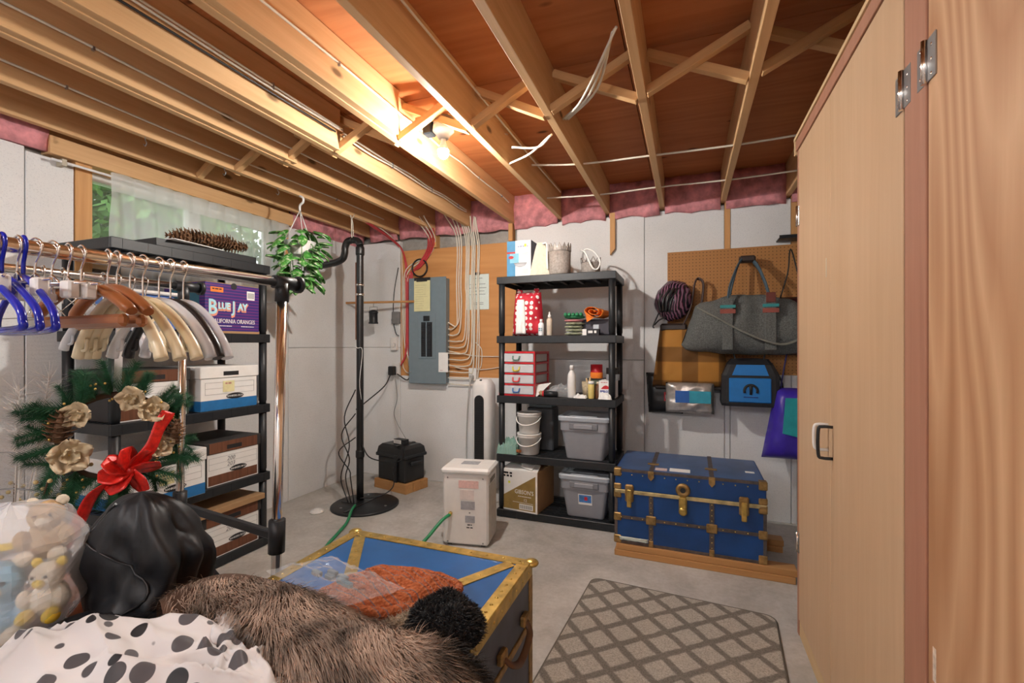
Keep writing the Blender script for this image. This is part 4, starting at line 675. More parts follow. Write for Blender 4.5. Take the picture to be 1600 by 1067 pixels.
b = MB(); b.lathe([(.04, 0), (.042, .008), (.03, .016), (.022, .012), (.001, .01)], seg=24); lk = b.build('lock_plate', OLDBR, t, (-.02, -.003, .375), (PI/2, 0, 0)); part('lock_hasp', BRASS, t, (-.043, .003, -.018, 0, .225, .335), bev=.009); b = MB(); b.lathe([(.024, 0), (.024, .008), (.012, .012), (.001, .008)], seg=18); b.build('lock_button', BRASS, t, (-.02, -.018, .25), (PI/2, 0, 0)); b = MB(); b.lathe([(.016, 0), (.016, .002)], seg=14); b.build('keyhole', INK, lk, (0, 0, .013))
b = MB()
for k in range(13):
    for z in (.165, .32, TH-.03): b.ball((-TW+.04+k*.065, -.005, z), .004, sy=.5, seg=6, rings=4)
for x in (-.205, .14):
    for k in range(9): b.ball((x, -.006, .05+k*.032), .0035, sy=.5, seg=6, rings=4)
b.build('rivets', BRASS, t, kind='stuff')
for i, (x, y, w, d, mm) in enumerate(((-.15, .07, .07, .055, 'pink_sticker'), (-.04, .085, .12, .07, ''), (.36, .2, .05, .03, ''))): part('sticker', mat('pink_sticker', (.66, .52, .5), .7) if mm else WHT2, lid, (x-w/2, x+w/2, y-d/2, y+d/2, TH+.002, TH+.0045)) 
b = MB(); crumple(b, .17, .02, .02, 13, 14); b.build('scuffed_paper', mat('flaking', (.5, .55, .5), .8), t, (-.31, -.004, .035), (PI/2, 0, 0))
for k, (y0, y1) in enumerate(((-.02, .07), (.40, .49))):
    o = part('support_board', LUMB, None, (-.43, .56, y0, y1, 0, .0375), bev=.003, loc=(0, 2.96, 0), rot=(0, 0, -.02)); tag(o, ['front', 'rear'][k]+' lumber board lying under the back trunk', 'board'); o2 = part('support_board', LUMB, None, (-.42, .57, y0, y1, .0375, .075), bev=.003, loc=(0, 2.965, 0), rot=(0, 0, -.012)); tag(o2, ['front', 'rear'][k]+' upper lumber board directly beneath the back trunk', 'board')
# ================================================================ PEGBOARD AND BAGS (all hang just in front of the back wall)
PGW, PGH = 1.22, .97
m, n, l, bs = nt('pegboard'); v = coords(n, l, (39.4, 39.4, 39.4)); fx_ = n.new('ShaderNodeVectorMath'); fx_.operation = 'FRACTION'; l.new(v, fx_.inputs[0]); sb = n.new('ShaderNodeVectorMath'); sb.operation = 'SUBTRACT'; l.new(fx_.outputs[0], sb.inputs[0]); sb.inputs[1].default_value = (.5, .5, .5)
sp_ = n.new('ShaderNodeSeparateXYZ'); l.new(sb.outputs[0], sp_.inputs[0]); cx = n.new('ShaderNodeCombineXYZ'); l.new(sp_.outputs[0], cx.inputs[0]); l.new(sp_.outputs[2], cx.inputs[2]); ln = n.new('ShaderNodeVectorMath'); ln.operation = 'LENGTH'; l.new(cx.outputs[0], ln.inputs[0])
l.new(ramp(n, l, ln.outputs['Value'], [(.11, (.05, .022, .008)), (.15, (.42, .19, .055))]), bs.inputs['Base Color']); bs.inputs['Roughness'].default_value = .65
t = thing('pegboard', 'brown perforated pegboard fixed to the back wall behind the bags', 'pegboard', (-.15, YB, 1.10)); part('board', m, t, (0, PGW, -.008, -.001, 0, PGH), bev=.001)
def hookp(x, z): b = MB(); b.tube([(x, -.004, z-1.10+.02), (x, -.03, z-1.10+.01), (x, -.05, z-1.10+.03)], .003, 5); b.build('peg_hook', STEEL, t)
YP = YB-.008
# helmet
q = onY(1052, 470, YP-.1); tt = thing('bicycle_helmet', 'black and pink streaked bicycle helmet hung on the pegboard', 'helmet', q); m, n, l, bs = nt('helmet_streaks'); wv = n.new('ShaderNodeTexWave'); l.new(coords(n, l, (1, 1, .4), (.3, .5, .6)), wv.inputs[0]); wv.inputs['Scale'].default_value = 18; wv.inputs['Distortion'].default_value = 6; l.new(ramp(n, l, wv.outputs[1], [(.55, (.015, .012, .018)), (.7, (.22, .02, .09)), (.92, (.2, .12, .17))]), bs.inputs['Base Color']); bs.inputs['Roughness'].default_value = .25
b = MB(); b.ball((0, 0, 0), .145, sx=.95, sy=.62, sz=1.1, seg=24, rings=14, nz=.1); b.build('shell', m, tt, rot=(0, .35, 0))
for k in range(5): b = MB(); b.tube(smooth_path([(.03+.02*k-.12, -.092+.012*abs(k-2), -.09), (.02+.03*k-.12, -.105+.02*abs(k-2), .0), (.04+.03*k-.09, -.085+.02*abs(k-2), .09)], 4), .012, 6); b.build('vent_rib', BLK2, tt)
b = MB(); b.tube(smooth_path([(-.1, -.02, -.08), (-.13, -.03, -.15), (-.15, -.03, -.2), (-.14, -.03, -.21)], 4), .006, 5); b.tube(smooth_path([(-.03, -.04, -.12), (-.1, -.05, -.15), (-.14, -.04, -.19)], 4), .006, 5); b.build('chin_strap', BLK2, tt)
# tan plaid tote
m, n, l, bs = nt('tan_plaid'); v = coords(n, l); sx_ = n.new('ShaderNodeSeparateXYZ'); l.new(v, sx_.inputs[0]); outs = []
for ax in (0, 2):
    mm = n.new('ShaderNodeMath'); mm.operation = 'PINGPONG'; l.new(sx_.outputs[ax], mm.inputs[0]); mm.inputs[1].default_value = .13; outs.append(ramp(n, l, mm.outputs[0], [(.055, (.5, .48, .45)), (.06, (1, 1, 1))]))
x = n.new('ShaderNodeMix'); x.data_type = 'RGBA'; x.blend_type = 'MULTIPLY'; x.inputs[0].default_value = 1; l.new(outs[0], x.inputs[6]); l.new(outs[1], x.inputs[7]); y = n.new('ShaderNodeMix'); y.data_type = 'RGBA'; y.blend_type = 'MULTIPLY'; y.inputs[0].default_value = 1; l.new(x.outputs[2], y.inputs[6]); y.inputs[7].default_value = (.43, .19, .03, 1); l.new(y.outputs[2], bs.inputs['Base Color']); bs.inputs['Roughness'].default_value = .8
q = onY(1078, 606, YP-.1); tt = thing('plaid_tote', 'tan and brown plaid shopper hanging from a long brown strap', 'bag', q); b = MB(); pillow(b, .56, .44, .47, .13, .02, seed=3); b.build('bag_body', m, tt); part('leather_flap', mat('dark_leather', (.03, .018, .014), .5), tt, (-.22, -.02, -.035, .035, .44, .5), bev=.015); part('bottom_welt', MATS['dark_leather'], tt, (-.26, .27, -.03, .03, -.012, .02), bev=.01)
b = MB(); S_ = q; pk = onY(1092, 437, YP-.04)-q; b.tube(smooth_path([(-.06, -.02, .46), (pk.x-.06, -.02, pk.z-.22), (pk.x-.03, 0, pk.z-.03), (pk.x, .02, pk.z), (pk.x+.03, 0, pk.z-.05), (pk.x+.01, -.0, pk.z-.25), (.06, 0, .46)], 6), .014, 8, flat=.5); b.build('strap', mat('brown_strap', (.06, .035, .03), .6), tt); hookp(pk.x+q.x+.15, pk.z+q.z-.01)
# silver-blue bag + black bag
q = onY(1040, 645, YP-.05); tt = thing('black_satchel', 'black satchel peeking from behind the plaid shopper', 'bag', q); b = MB(); pillow(b, .26, .30, .32, .07, .01, seed=6); b.build('bag_body', BLK2, tt); part('red_tag', RF, tt, (-.01, .035, -.042, -.036, .1, .17)); part('tag_square', WHT2, tt, (.0, .03, -.044, -.042, .12, .15))
q = onY(1077, 645, YP-.16); tt = thing('foil_bag', 'silver foil bag with a blue and teal printed panel', 'bag', q); b = MB(); pillow(b, .34, .34, .23, .06, .015, seed=7); b.build('bag_body', mat('silver_foil', (.5, .47, .44), .3, .6, .3, 20, .3), tt); part('blue_print', mat('foil_blue', (.01, .10, .40), .4), tt, (-.1, .0, -.04, -.034, .08, .17)); part('teal_print', mat('foil_teal', (.02, .30, .42), .4), tt, (.0, .15, -.04, -.034, .08, .17)); part('black_edge', BLK2, tt, (.16, .172, -.02, .02, 0, .22))
# grey duffel
DEN = mat('grey_denim', (.115, .12, .115), .9, 0, .45, 130, .3); q = onY(1165, 553, YP-.16); tt = thing('denim_duffel', 'large grey denim duffel bag with striped handles on the pegboard', 'bag', q); b = MB()
def duf(u, v):
    a = 2*PI*u; x = (v-.5)*.80; e = (1-abs(2*v-1)**6)**.5; k = noise.noise(Vector((u*6, v*6, 4)))
    z_ = .22+math.sin(a)*(.22-.06*(math.sin(a) > 0)*abs(2*v-1)**1.5)*(.75+.25*e)+.025*k
    return Vector((x*(1.12-.85*max(0, z_-.05)), math.cos(a)*((.15-.12*max(0, z_-.1))*e+.035*k), z_))
b.grid(duf, 40, 26, closeu=True); b.build('bag_body', DEN, tt)
TEAL, PINKS = mat('teal_webbing', (.03, .25, .26), .7), mat('rust_webbing', (.28, .07, .05), .7)
for x in (-.13, .14): part('webbing', DEN, tt, (x-.035, x+.035, -.155, -.14, .03, .40), bev=.004); part('teal_stripe', TEAL, tt, (x-.05, x+.05, -.158, -.15, .33, .35)); part('rust_stripe', PINKS, tt, (x-.05, x+.05, -.158, -.15, .29, .32))
pk = onY(1168, 405, YP-.07)-q
for s, yy in ((0, -.14), (.02, .02)): b = MB(); b.tube(smooth_path([(-.13+s, yy, .38), (-.11+s, yy*.6, .5), (pk.x-.06, yy*.2+.05, pk.z-.03), (pk.x, .08, pk.z), (pk.x+.05, yy*.2+.05, pk.z-.05), (.11+s, yy*.6, .52), (.14+s, yy, .38)], 5), .016, 8, flat=.45); b.build('handle', mat('blue_grey_strap', (.06, .10, .13), .7), tt)
part('handle_wrap', MATS['dark_leather'], tt, (pk.x-.06, pk.x+.05, .03, .10, pk.z-.03, pk.z+.02), bev=.012); b = MB(); b.tube(smooth_path([(-.33, -.12, .34), (-.22, -.17, .27), (0, -.18, .14), (.2, -.17, .07), (.35, -.1, .12)], 6), .014, 8, flat=.5); b.build('shoulder_strap', mat('grey_webbing', (.20, .20, .17), .8), tt); part('end_patch', mat('leather_patch', (.14, .03, .02), .5), tt, (.11, .17, -.16, -.15, .36, .43), bev=.003); hookp(pk.x+q.x+.15, pk.z+q.z+.0)
# purse at right
q = onY(1236, 555, YP-.1); tt = thing('sequin_purse', 'dark maroon sequined purse partly behind the wardrobe edge', 'bag', q); b = MB(); pillow(b, .3, .2, .42, .12, .015, seed=12); b.build('bag_body', mat('maroon_sequin', (.035, .006, .012), .3, .2, .8, 90, .6), tt); b = MB(); b.tube(smooth_path([(-.07, 0, .41), (-.02, .0, .6), (.0, .02, .77), (.04, 0, .6), (.08, 0, .41)], 5), .012, 8, flat=.4); b.build('strap', BLK2, tt)
t2 = part('wire_shelf', BLK, None, (-.09, .3, -.14, -.001, 0, .012), (-.09, .3, -.14, -.135, .012, .025), bev=.002, loc=(onY(1222, 384, YP).x+.05, YP, 2.09)); tag(t2, 'small black bracket shelf at the top right of the pegboard', 'shelf')
# lunch bag with emblem
q = onY(1170, 633, YP-.14); tt = thing('lunch_bag', 'black and blue lunch cooler bag with a round M emblem', 'bag', q); BLB = mat('bright_blue_cloth', (.01, .17, .50), .5, 0, .08); b = MB(); b.ring_surface([[Vector((sx*w, sy*d, z)) for sx, sy in ((-1, -.8), (-.85, -1), (.85, -1), (1, -.8), (1, .8), (.85, 1), (-.85, 1), (-1, .8))] for z, w, d in ((0, .185, .10), (.02, .19, .105), (.22, .185, .1), (.30, .15, .09), (.34, .12, .06), (.345, .05, .03))], smooth=False); b.build('bag_body', mat('black_nylon', (.012, .012, .015), .5, 0, .2, 40), tt)
part('front_pocket', BLB, tt, (-.14, .13, -.118, -.10, .03, .205), bev=.006); b = MB(); b.poly([(-.12, -.104, .225), (.115, -.104, .225), (.09, -.088, .30), (-.09, -.088, .30)], .006, (0, -1, -.1)); b.build('top_panel', BLB, tt); b = MB(); R_ = .042
b.tube([(R_*math.cos(-.35+(PI+.7)*k/16), -.119, .115+R_*math.sin(-.35+(PI+.7)*k/16)) for k in range(17)], .0095, 6)
b.tube([(0, -.119, .088), (0, -.119, .125), (0, -.119, .152)], [.0095, .0105, .014], 6)
b.build('emblem', INK, tt); part('emblem_bar', mat('navy_bar', (.01, .04, .2), .5), tt, (-.047, .047, -.1192, -.118, .066, .074)); b = MB(); b.tube(smooth_path([(-.09, -.03, .32), (-.1, 0, .42), (0, .03, .47), (.1, 0, .42), (.09, -.03, .32)], 5), .014, 8, flat=.4); b.build('handle', MATS['black_nylon'], tt); b = MB(); b.tube(smooth_path([(.18, 0, .25), (.215, -.02, .15), (.2, -.02, .04)], 5), .012, 6, flat=.5); b.build('side_strap', BLK2, tt)
# purple bag
q = onY(1232, 717, YP-.2); tt = thing('purple_bag', 'purple and teal nylon bag hanging by the wardrobe edge', 'bag', q); b = MB(); pillow(b, .34, .16, .5, .24, .015, seed=15); b.build('bag_body', mat('purple_nylon', (.05, .025, .38), .4, 0, .1), tt); b = MB(); b.poly([(-.06, -.137, .2), (.12, -.128, .16), (.085, -.11, .44), (-.04, -.122, .44)], .006, (0, -1, 0)); b.build('teal_panel', mat('teal_nylon', (.02, .32, .36), .4), tt); b = MB(); b.tube(smooth_path([(-.05, 0, .49), (.0, .05, .75), (.05, .1, .95), (.07, .05, .75), (.06, 0, .49)], 5), .01, 7, flat=.5); b.build('strap', mat('navy_strap', (.02, .015, .1), .6), tt)
# ================================================================ RUG
m, n, l, bs = nt('lattice_rug'); v = coords(n, l, (1, 1, 1), (0, 0, PI/4)); nz = tnoise(n, l, coords(n, l), 150, 3, .8); wob = tnoise(n, l, coords(n, l), 14, 2)
sx_ = n.new('ShaderNodeSeparateXYZ'); l.new(v, sx_.inputs[0]); rs = []
for a in (0, 1):
    p1 = n.new('ShaderNodeMath'); p1.operation = 'MULTIPLY_ADD'; l.new(wob, p1.inputs[0]); p1.inputs[1].default_value = .02; l.new(sx_.outputs[a], p1.inputs[2]); p2 = n.new('ShaderNodeMath'); p2.operation = 'PINGPONG'; l.new(p1.outputs[0], p2.inputs[0]); p2.inputs[1].default_value = .064; rs.append(ramp(n, l, p2.outputs[0], [(.0, (0, 0, 0)), (.0135, (0, 0, 0)), (.018, (1, 1, 1))]))
mm = n.new('ShaderNodeMix'); mm.data_type = 'RGBA'; mm.blend_type = 'MULTIPLY'; mm.inputs[0].default_value = 1; l.new(rs[0], mm.inputs[6]); l.new(rs[1], mm.inputs[7]); c_ = n.new('ShaderNodeMix'); c_.data_type = 'RGBA'; l.new(mm.outputs[2], c_.inputs[0]); c_.inputs[6].default_value = (.20, .18, .155, 1); c_.inputs[7].default_value = (.45, .415, .36, 1)
d_ = n.new('ShaderNodeMix'); d_.data_type = 'RGBA'; d_.blend_type = 'MULTIPLY'; d_.inputs[0].default_value = 1; l.new(c_.outputs[2], d_.inputs[6]); l.new(ramp(n, l, nz, [(.3, (.55, .55, .55)), (.65, (1.15, 1.15, 1.15))]), d_.inputs[7]); l.new(d_.outputs[2], bs.inputs['Base Color']); bs.inputs['Roughness'].default_value = .95; bump(n, l, bs, nz, .8, .004)
t = thing('lattice_rug', 'beige carpet rug with a taupe diamond lattice on the concrete floor', 'rug', (-.10, 1.86, 0), -.07); b = MB(); P = []
for sx, sy, a0 in ((1, 1, 0), (-1, 1, 1), (-1, -1, 2), (1, -1, 3)):
    for k in range(6): a = (a0+k/5)*PI/2; P.append((sx*.40+.05*math.cos(a), sy*.66+.05*math.sin(a)))
b.ring_surface([[Vector((x*s, y*s2, z)) for x, y in P] for z, s, s2 in ((0, 1, 1), (.008, 1.002, 1.001), (.011, .99, .993))], smooth=False); b.build('pile', m, t); b = MB(); b.tube([(x, y, .006) for x, y in P]+[(P[0][0], P[0][1], .006)], .0055, 6); b.build('binding', mat('rug_binding', (.14, .125, .105), .9), t)
# ================================================================ FOREGROUND BLUE TRUNK
t = thing('brass_trunk', 'blue camp trunk with wide brass bands in the foreground', 'trunk', (-.905, 1.06, 0)); W_, D_, H_ = .385, .50, .55      # local: x +-W_, y 0..D_
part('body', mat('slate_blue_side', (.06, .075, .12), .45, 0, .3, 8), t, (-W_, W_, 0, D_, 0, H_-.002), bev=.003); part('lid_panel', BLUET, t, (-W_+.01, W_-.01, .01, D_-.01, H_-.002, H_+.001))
bw = .042
for q in ((-W_-.003, W_+.003, D_-bw, D_+.003), (-W_-.003, W_+.003, -.003, bw), (-W_-.003, -W_+bw, bw, D_-bw), (W_-bw, W_+.003, bw, D_-bw)): part('edge_band', BRASS, t, (*q, H_-.0, H_+.005), bev=.002)
for q in ((W_-.002, W_+.004, 0, D_, H_-.045, H_+.002), (-W_-.004, -W_+.002, 0, D_, H_-.045, H_+.002), (-W_, W_, D_-.002, D_+.004, H_-.045, H_+.002)): part('side_band', BRASS, t, q, bev=.001)
for x in (-W_, W_): part('corner_band', OLDBR, t, (x-.02, x+.004 if x > 0 else x+.02, D_-.03, D_+.004, 0, H_-.045), bev=.002); part('base_band', OLDBR, t, (x-.003, x+.003, 0, D_, .0, .04))
part('waist_band', OLDBR, t, (W_-.002, W_+.005, 0, D_, .33, .355), bev=.002)
def dstrap(x0, y0, x1, y1, w=.042):
    d = Vector((x1-x0, y1-y0, 0)); nn = Vector((-d.y, d.x, 0)).normalized()*w/2; a, b_ = Vector((x0, y0, H_+.001)), Vector((x1, y1, H_+.001)); b = MB(); b.poly([a-nn, a+nn, b_+nn, b_-nn], .0035, (0, 0, 1)); b.build('diagonal_band', BRASS, t)
dstrap(-W_+.06, D_-.045, -W_+.33, .045); dstrap(W_-.06, D_-.045, W_-.30, .045)
b = MB()
for k in range(12): b.ball((-W_+.03+k*.064, D_-.021, H_+.005), .0055, sz=.6, seg=8, rings=4); b.ball((W_-.021, .03+k*.04, H_+.005), .0055, sz=.6, seg=8, rings=4); b.ball((-W_+.021, .03+k*.04, H_+.005), .0055, sz=.6, seg=8, rings=4)
for k in range(8): f = k/7; b.ball((W_-.06-.24*f, D_-.045-(D_-.09)*f, H_+.004), .005, sz=.6, seg=8, rings=4); b.ball((-W_+.06+.27*f, D_-.045-(D_-.09)*f, H_+.004), .005, sz=.6, seg=8, rings=4); b.ball((W_+.004, .03+f*.43, H_-.022), .005, sx=.6, seg=8, rings=4)
b.build('rivets', BRASS, t, kind='stuff')
for x in (-W_, W_): b = MB(); b.ball((x, D_, H_-.004), .03, sx=.9, sy=.9, sz=.45, seg=12, rings=6); b.build('corner_cap', BRASS, t)
hd = MB(); hd.tube(smooth_path([(W_+.012, .40, .40), (W_+.035, .38, .37), (W_+.035, .30, .335), (W_+.035, .22, .37), (W_+.012, .20, .40)], 5), .012, 8, flat=.6); hd.build('leather_handle', mat('brown_leather', (.10, .045, .02), .5), t)
for y in (.20, .40): part('handle_loop', OLDBR, t, (W_, W_+.02, y-.025, y+.025, .385, .42), bev=.005)
# low table carrying the heap of clothes beside the trunk
t = thing('low_table', 'low brown table under the heap of clothes', 'table', (-1.42, .58, 0)); part('table_top', BROWNW, t, (-.60, .60, -.30, .43, .50, .53), bev=.004)
for sx in (-.55, .55):
    for sy in (-.26, .39): part('leg', BROWNW, t, (sx-.025, sx+.025, sy-.025, sy+.025, 0, .50), bev=.003)
# ---- fur coat over the trunk front
FUR = mat('fur_under', (.10, .055, .035), .9); FURH = mat('fur_hair', (.40, .30, .235), .65, 0, .9, 11, 0, None, .2)
def heap(cx, cy, rx, ry, z0, h, fold, seed, rot=0, sharp=2.2, edge=.0):
    sd = Vector((seed*4.7, seed*1.3, seed)); c, s = math.cos(rot), math.sin(rot)
    def fn(u, v):
        a = 2*PI*u; r = v; x, y = r*math.cos(a), r*math.sin(a)
        k = noise.noise(Vector((x*1.6, y*1.6, 0))+sd); f2 = 1-2*abs(noise.noise(Vector((x*2.4+k, y*2.4-k, 2))+sd)); f3 = noise.noise(Vector((x*6, y*6, 3))+sd)
        e = max(0, 1-r**sharp); wob = 1+.12*noise.noise(Vector((math.cos(a)*1.5, math.sin(a)*1.5, 7))+sd)
        px, py = x*rx*wob, y*ry*wob
        return Vector((cx+px*c-py*s, cy+px*s+py*c, z0+edge*(r > .97)+e*h*(.75+.3*k)+fold*e**.5*(f2*.6+f3*.3)))
    return fn
def strands(b, fn, n, L, w, flow, seed, jit=.5, nv0=.05):
    rnd = random.Random(seed)
    for _ in range(n):
        u, v = rnd.random(), math.sqrt(rnd.uniform(nv0, .995)); p = fn(u, v); q1 = fn((u+.004) % 1, v)-p; q2 = fn(u, max(0, v-.01))-p; nr = q1.cross(q2)
        if nr.length < 1e-9: continue
        nr.normalize()
        if nr.z < 0: nr = -nr
        fl = Vector(flow)+Vector((noise.noise(p*7), noise.noise(p*7+Vector((5, 0, 0))), 0))*.9
        d = (nr*(.28 if L > .05 else .55)+fl*.7+Vector((rnd.gauss(0, jit), rnd.gauss(0, jit), rnd.gauss(0, jit*.5)))*.5).normalized(); s = d.cross(nr)
        if s.length < 1e-6: continue
        s = s.normalized()*w; l_ = L*rnd.uniform(.6, 1.2); m_ = p+d*l_*.55; tip = p+d*l_+Vector((0, 0, -l_*.18))
        v_ = [b.bm.verts.new(x) for x in (p-s-nr*.003, p+s-nr*.003, m_+s*.7, m_-s*.7, tip)]; b.bm.faces.new((v_[0], v_[1], v_[2], v_[3])); b.bm.faces.new((v_[3], v_[2], v_[4]))
def tubeheap(path, rad, seed, squash=.62, fold=.12):
    P = smooth_path(path, 8); n = len(P); sd = Vector((seed, seed*2, 0))
    def fn(u, v):
        i = min(n-1, int(v*(n-1))); f = v*(n-1)-i; p = P[i].lerp(P[min(n-1, i+1)], f); d = (P[min(n-1, i+1)]-P[max(0, i-1)]).normalized(); sdv = d.cross(Vector((0, 0, 1))).normalized(); up = sdv.cross(d)
        e = max(.02, math.sin(PI*min(1, max(0, .06+v*.9)))**.4); a = 2*PI*u; k = 1+fold*2*noise.noise(Vector((math.cos(a)*1.3, math.sin(a)*1.3, v*5))+sd)
        return p+(sdv*math.cos(a)+up*math.sin(a)*squash)*rad*e*k
    return fn
t = thing('fur_coat', 'brown and silver long haired fur coat draped over the trunk front', 'coat', (0, 0, 0)); F1 = tubeheap([onZ(250, 965, .62), onZ(330, 940, .62), onZ(400, 955, .62), onZ(470, 1000, .61), onZ(560, 1035, .60), onZ(650, 1065, .57), onZ(720, 1120, .48)], .105, 3, .7)
b = MB(); b.grid(F1, 40, 44, closeu=True); b.build('pelt', FUR, t); b = MB(); strands(b, lambda u, v: F1(u, v), 42000, .066, .0009, (.9, -.5, -.1), 5, .3, .0); b.build('long_hair', FURH, t, kind='stuff', fix=False)
F1b = tubeheap([onZ(560, 1045, .57), onZ(640, 1040, .555), onZ(700, 1060, .53), onZ(745, 1110, .42)], .075, 8, .8); b = MB(); b.grid(F1b, 30, 24, closeu=True); b.build('dark_sleeve', mat('dark_fur', (.012, .009, .008), .9), t); b = MB(); strands(b, F1b, 9000, .045, .001, (.5, -.5, -.3), 6, .4, .0); b.build('sleeve_hair', mat('dark_fur_hair', (.02, .014, .011), .7, 0, .6, 14), t, kind='stuff', fix=False)
# ---- black shearling and knit hat
t = thing('black_shearling', 'curly black shearling hat on the trunk beside the knitted hat', 'hat', onZ(694, 985, .557)); fs = heap(0, 0, .11, .095, 0, .11, .02, 6); b = MB(); b.grid(fs, 34, 14, closeu=True); b.build('crown', mat('black_wool', (.006, .006, .007), .9), t); b = MB(); strands(b, fs, 9000, .016, .0012, (.1, -.1, .3), 9, 1.2, 0); b.build('curls', mat('black_curl', (.012, .012, .014), .45), t, kind='stuff', fix=False)
m, n, l, bs = nt('orange_knit'); wv = n.new('ShaderNodeTexWave'); wv.bands_direction = 'Y'; l.new(coords(n, l, (1, 1, 1), (0, 0, .5)), wv.inputs[0]); wv.inputs['Scale'].default_value = 8; wv.inputs['Distortion'].default_value = 2; vo = n.new('ShaderNodeTexVoronoi'); l.new(coords(n, l), vo.inputs[0]); vo.inputs['Scale'].default_value = 110
l.new(ramp(n, l, wv.outputs[1], [(.2, (.42, .105, .03)), (.55, (.50, .15, .05)), (.7, (.16, .13, .14)), (.85, (.42, .10, .03))]), bs.inputs['Base Color']); bump(n, l, bs, vo.outputs['Distance'], 1, .006); bs.inputs['Roughness'].default_value = .9
t = thing('knitted_hat', 'orange and grey knitted ear flap hat lying on the fur', 'hat', onZ(612, 940, .562), .35); fk = heap(0, 0, .21, .115, 0, .09, .03, 12, .15, 3.2); b = MB(); b.grid(fk, 44, 18, closeu=True); b.build('knit_crown', m, t)
b = MB(); b.tube([fk(k/44, .93)+Vector((0, 0, .014)) for k in range(45)], .014, 7); b.build('knit_rim', m, t); fl2 = heap(.10, -.075, .11, .05, -.005, .05, .01, 14, .6); b = MB(); b.grid(fl2, 24, 8, closeu=True); b.build('fleece_lining', mat('cream_fleece', (.50, .40, .29), .95), t); b = MB(); strands(b, fl2, 3500, .022, .001, (.3, -.3, .2), 4, .8, 0); b.build('fleece_hair', mat('fleece_hair', (.58, .48, .36), .8), t, kind='stuff', fix=False)
b = MB(); pb = MB()
def zip_(u, v):
    x, y = u-.5, v-.5; k = noise.noise(Vector((x*6, y*6, 2)))+.6*abs(noise.noise(Vector((x*13, y*13, 5)))); e = max(0, 1-(max(abs(x), abs(y))*2)**3)
    return Vector((x*.33+.06*y, y*.17, .004+.022*e*(1+.6*k)+.008*k))
t = thing('zip_bag', 'clear plastic zip bag of small parts lying on the knitted hat', 'plastic bag', onZ(522, 908, .655), -.2, None, (-.05, .02, -.2)); b.grid(zip_, 40, 26, False); b.build('film', clear('zip_film', (.93, .95, .97), tr=.86, rough=.06), t); b = MB()
for k in range(6): p = zip_(.35+.1*k*.7, .4+.2*random.random()); b.box(p.x-.018, p.x+.018, p.y-.008, p.y+.008, .006, .02, bev=.003)
b.build('small_parts', GREYP, t, kind='stuff')
# ---- polka dot scarf, jacket, toy bag
POLK = dots('polka_dot_chiffon', (.74, .735, .745), (.012, .012, .016), (.09, .085, .095), 17, .34, .55, .75)
t = thing('polka_scarf', 'white chiffon scarf with black dots heaped in the foreground', 'scarf', (-1.13, .60, .53)); f_ = heap(0, 0, .50, .27, 0, .155, .075, 21, .2, 2.6); b = MB(); b.grid(f_, 120, 60, closeu=True); b.build('cloth', POLK, t); b = MB(); b.grid(heap(.17, .15, .27, .13, .03, .115, .05, 25, -.5, 2.4), 70, 30, closeu=True); b.build('cloth_fold', POLK, t)
JK = mat('black_satin', (.008, .009, .012), .5, 0, .3, 10, 0, None, .5); t = thing('black_jacket', 'black satin jacket bundled upright behind the dotted scarf', 'jacket', (-1.53, .93, .53))
sdj = Vector((3, 8, 1))
def jk(u, v):
    a = 2*PI*u; k = noise.noise(Vector((math.cos(a)*1.4, math.sin(a)*1.4, v*2.2))+sdj); r = (1-v**2.6)**.5*(1+.42*k+.22*noise.noise(Vector((math.cos(a)*4, math.sin(a)*4, v*4))+sdj))+.002; z = .36*v+.02*k*(1-v)
    f = .03*noise.noise(Vector((math.cos(a)*6, math.sin(a)*6, v*3)))*(1-v)
    return Vector(((.185*r+f)*math.cos(a)+.03*v, (.14*r+f)*math.sin(a)-.05*v*v, z))
b = MB(); b.grid(jk, 64, 30, closeu=True); b.build('bundle', JK, t); b = MB(); b.tube([jk(.78+.10*math.sin(k*.3), .08+k*.045)*1.012 for k in range(20)], .004, 6); b.build('seam', BLK2, t); b = MB(); b.grid(heap(.10, -.16, .22, .14, -.0, .09, .03, 31, .5), 40, 14, closeu=True); b.build('sleeve', JK, t)
def plush(label, loc, s, mm, mm2, rz):
    t = thing('plush_toy', label, 'toy', loc, rz); b = MB(); b.ball((0, 0, .055*s), .055*s, sy=.85, sz=1.05, nz=.08, seg=14, rings=9); b.build('body', mm, t); b = MB(); b.ball((0, -.01*s, .135*s), .045*s, sy=.95, nz=.05, seg=14, rings=9); h = b.build('head', mm, t)
    for x in (-.035, .035): b = MB(); b.ball((x*s, 0, .175*s), .017*s, sy=.6, seg=8, rings=6); b.build('ear', mm2, h); b = MB(); b.ball((x*.5*s, -.05*s, .145*s), .005*s, seg=6, rings=4); b.build('eye', INK, h)
    b = MB(); b.ball((0, -.05*s, .125*s), .018*s, sy=.7, sz=.8, seg=10, rings=6); b.build('muzzle', mm2, h)
    for x in (-1, 1): b = MB(); b.ball((x*.05*s, -.03*s, .07*s), .022*s, sz=1.4, seg=8, rings=6); b.build('arm', mm, t); b = MB(); b.ball((x*.035*s, -.05*s, .02*s), .024*s, sy=1.3, seg=8, rings=6); b.build('foot', mm2, t)
TANP, CRP, BLP, YLP = mat('tan_plush', (.50, .33, .16), .95, 0, .3, 90, .6), mat('cream_plush', (.74, .66, .52), .95, 0, .15, 90, .5), mat('pale_blue_plush', (.25, .50, .68), .9, 0, .1, 40), mat('yellow_plush', (.78, .55, .05), .9)
plush('tan curly plush bear in the clear toy bag', (-1.70, .755, .72), .9, TANP, CRP, .9); plush('small cream plush animal with yellow feet in the toy bag', (-1.60, .715, .60), .8, CRP, YLP, .6); plush('pale blue plush toy at the bottom of the toy bag', (-1.715, .665, .537), 1.15, BLP, CRP, .9)
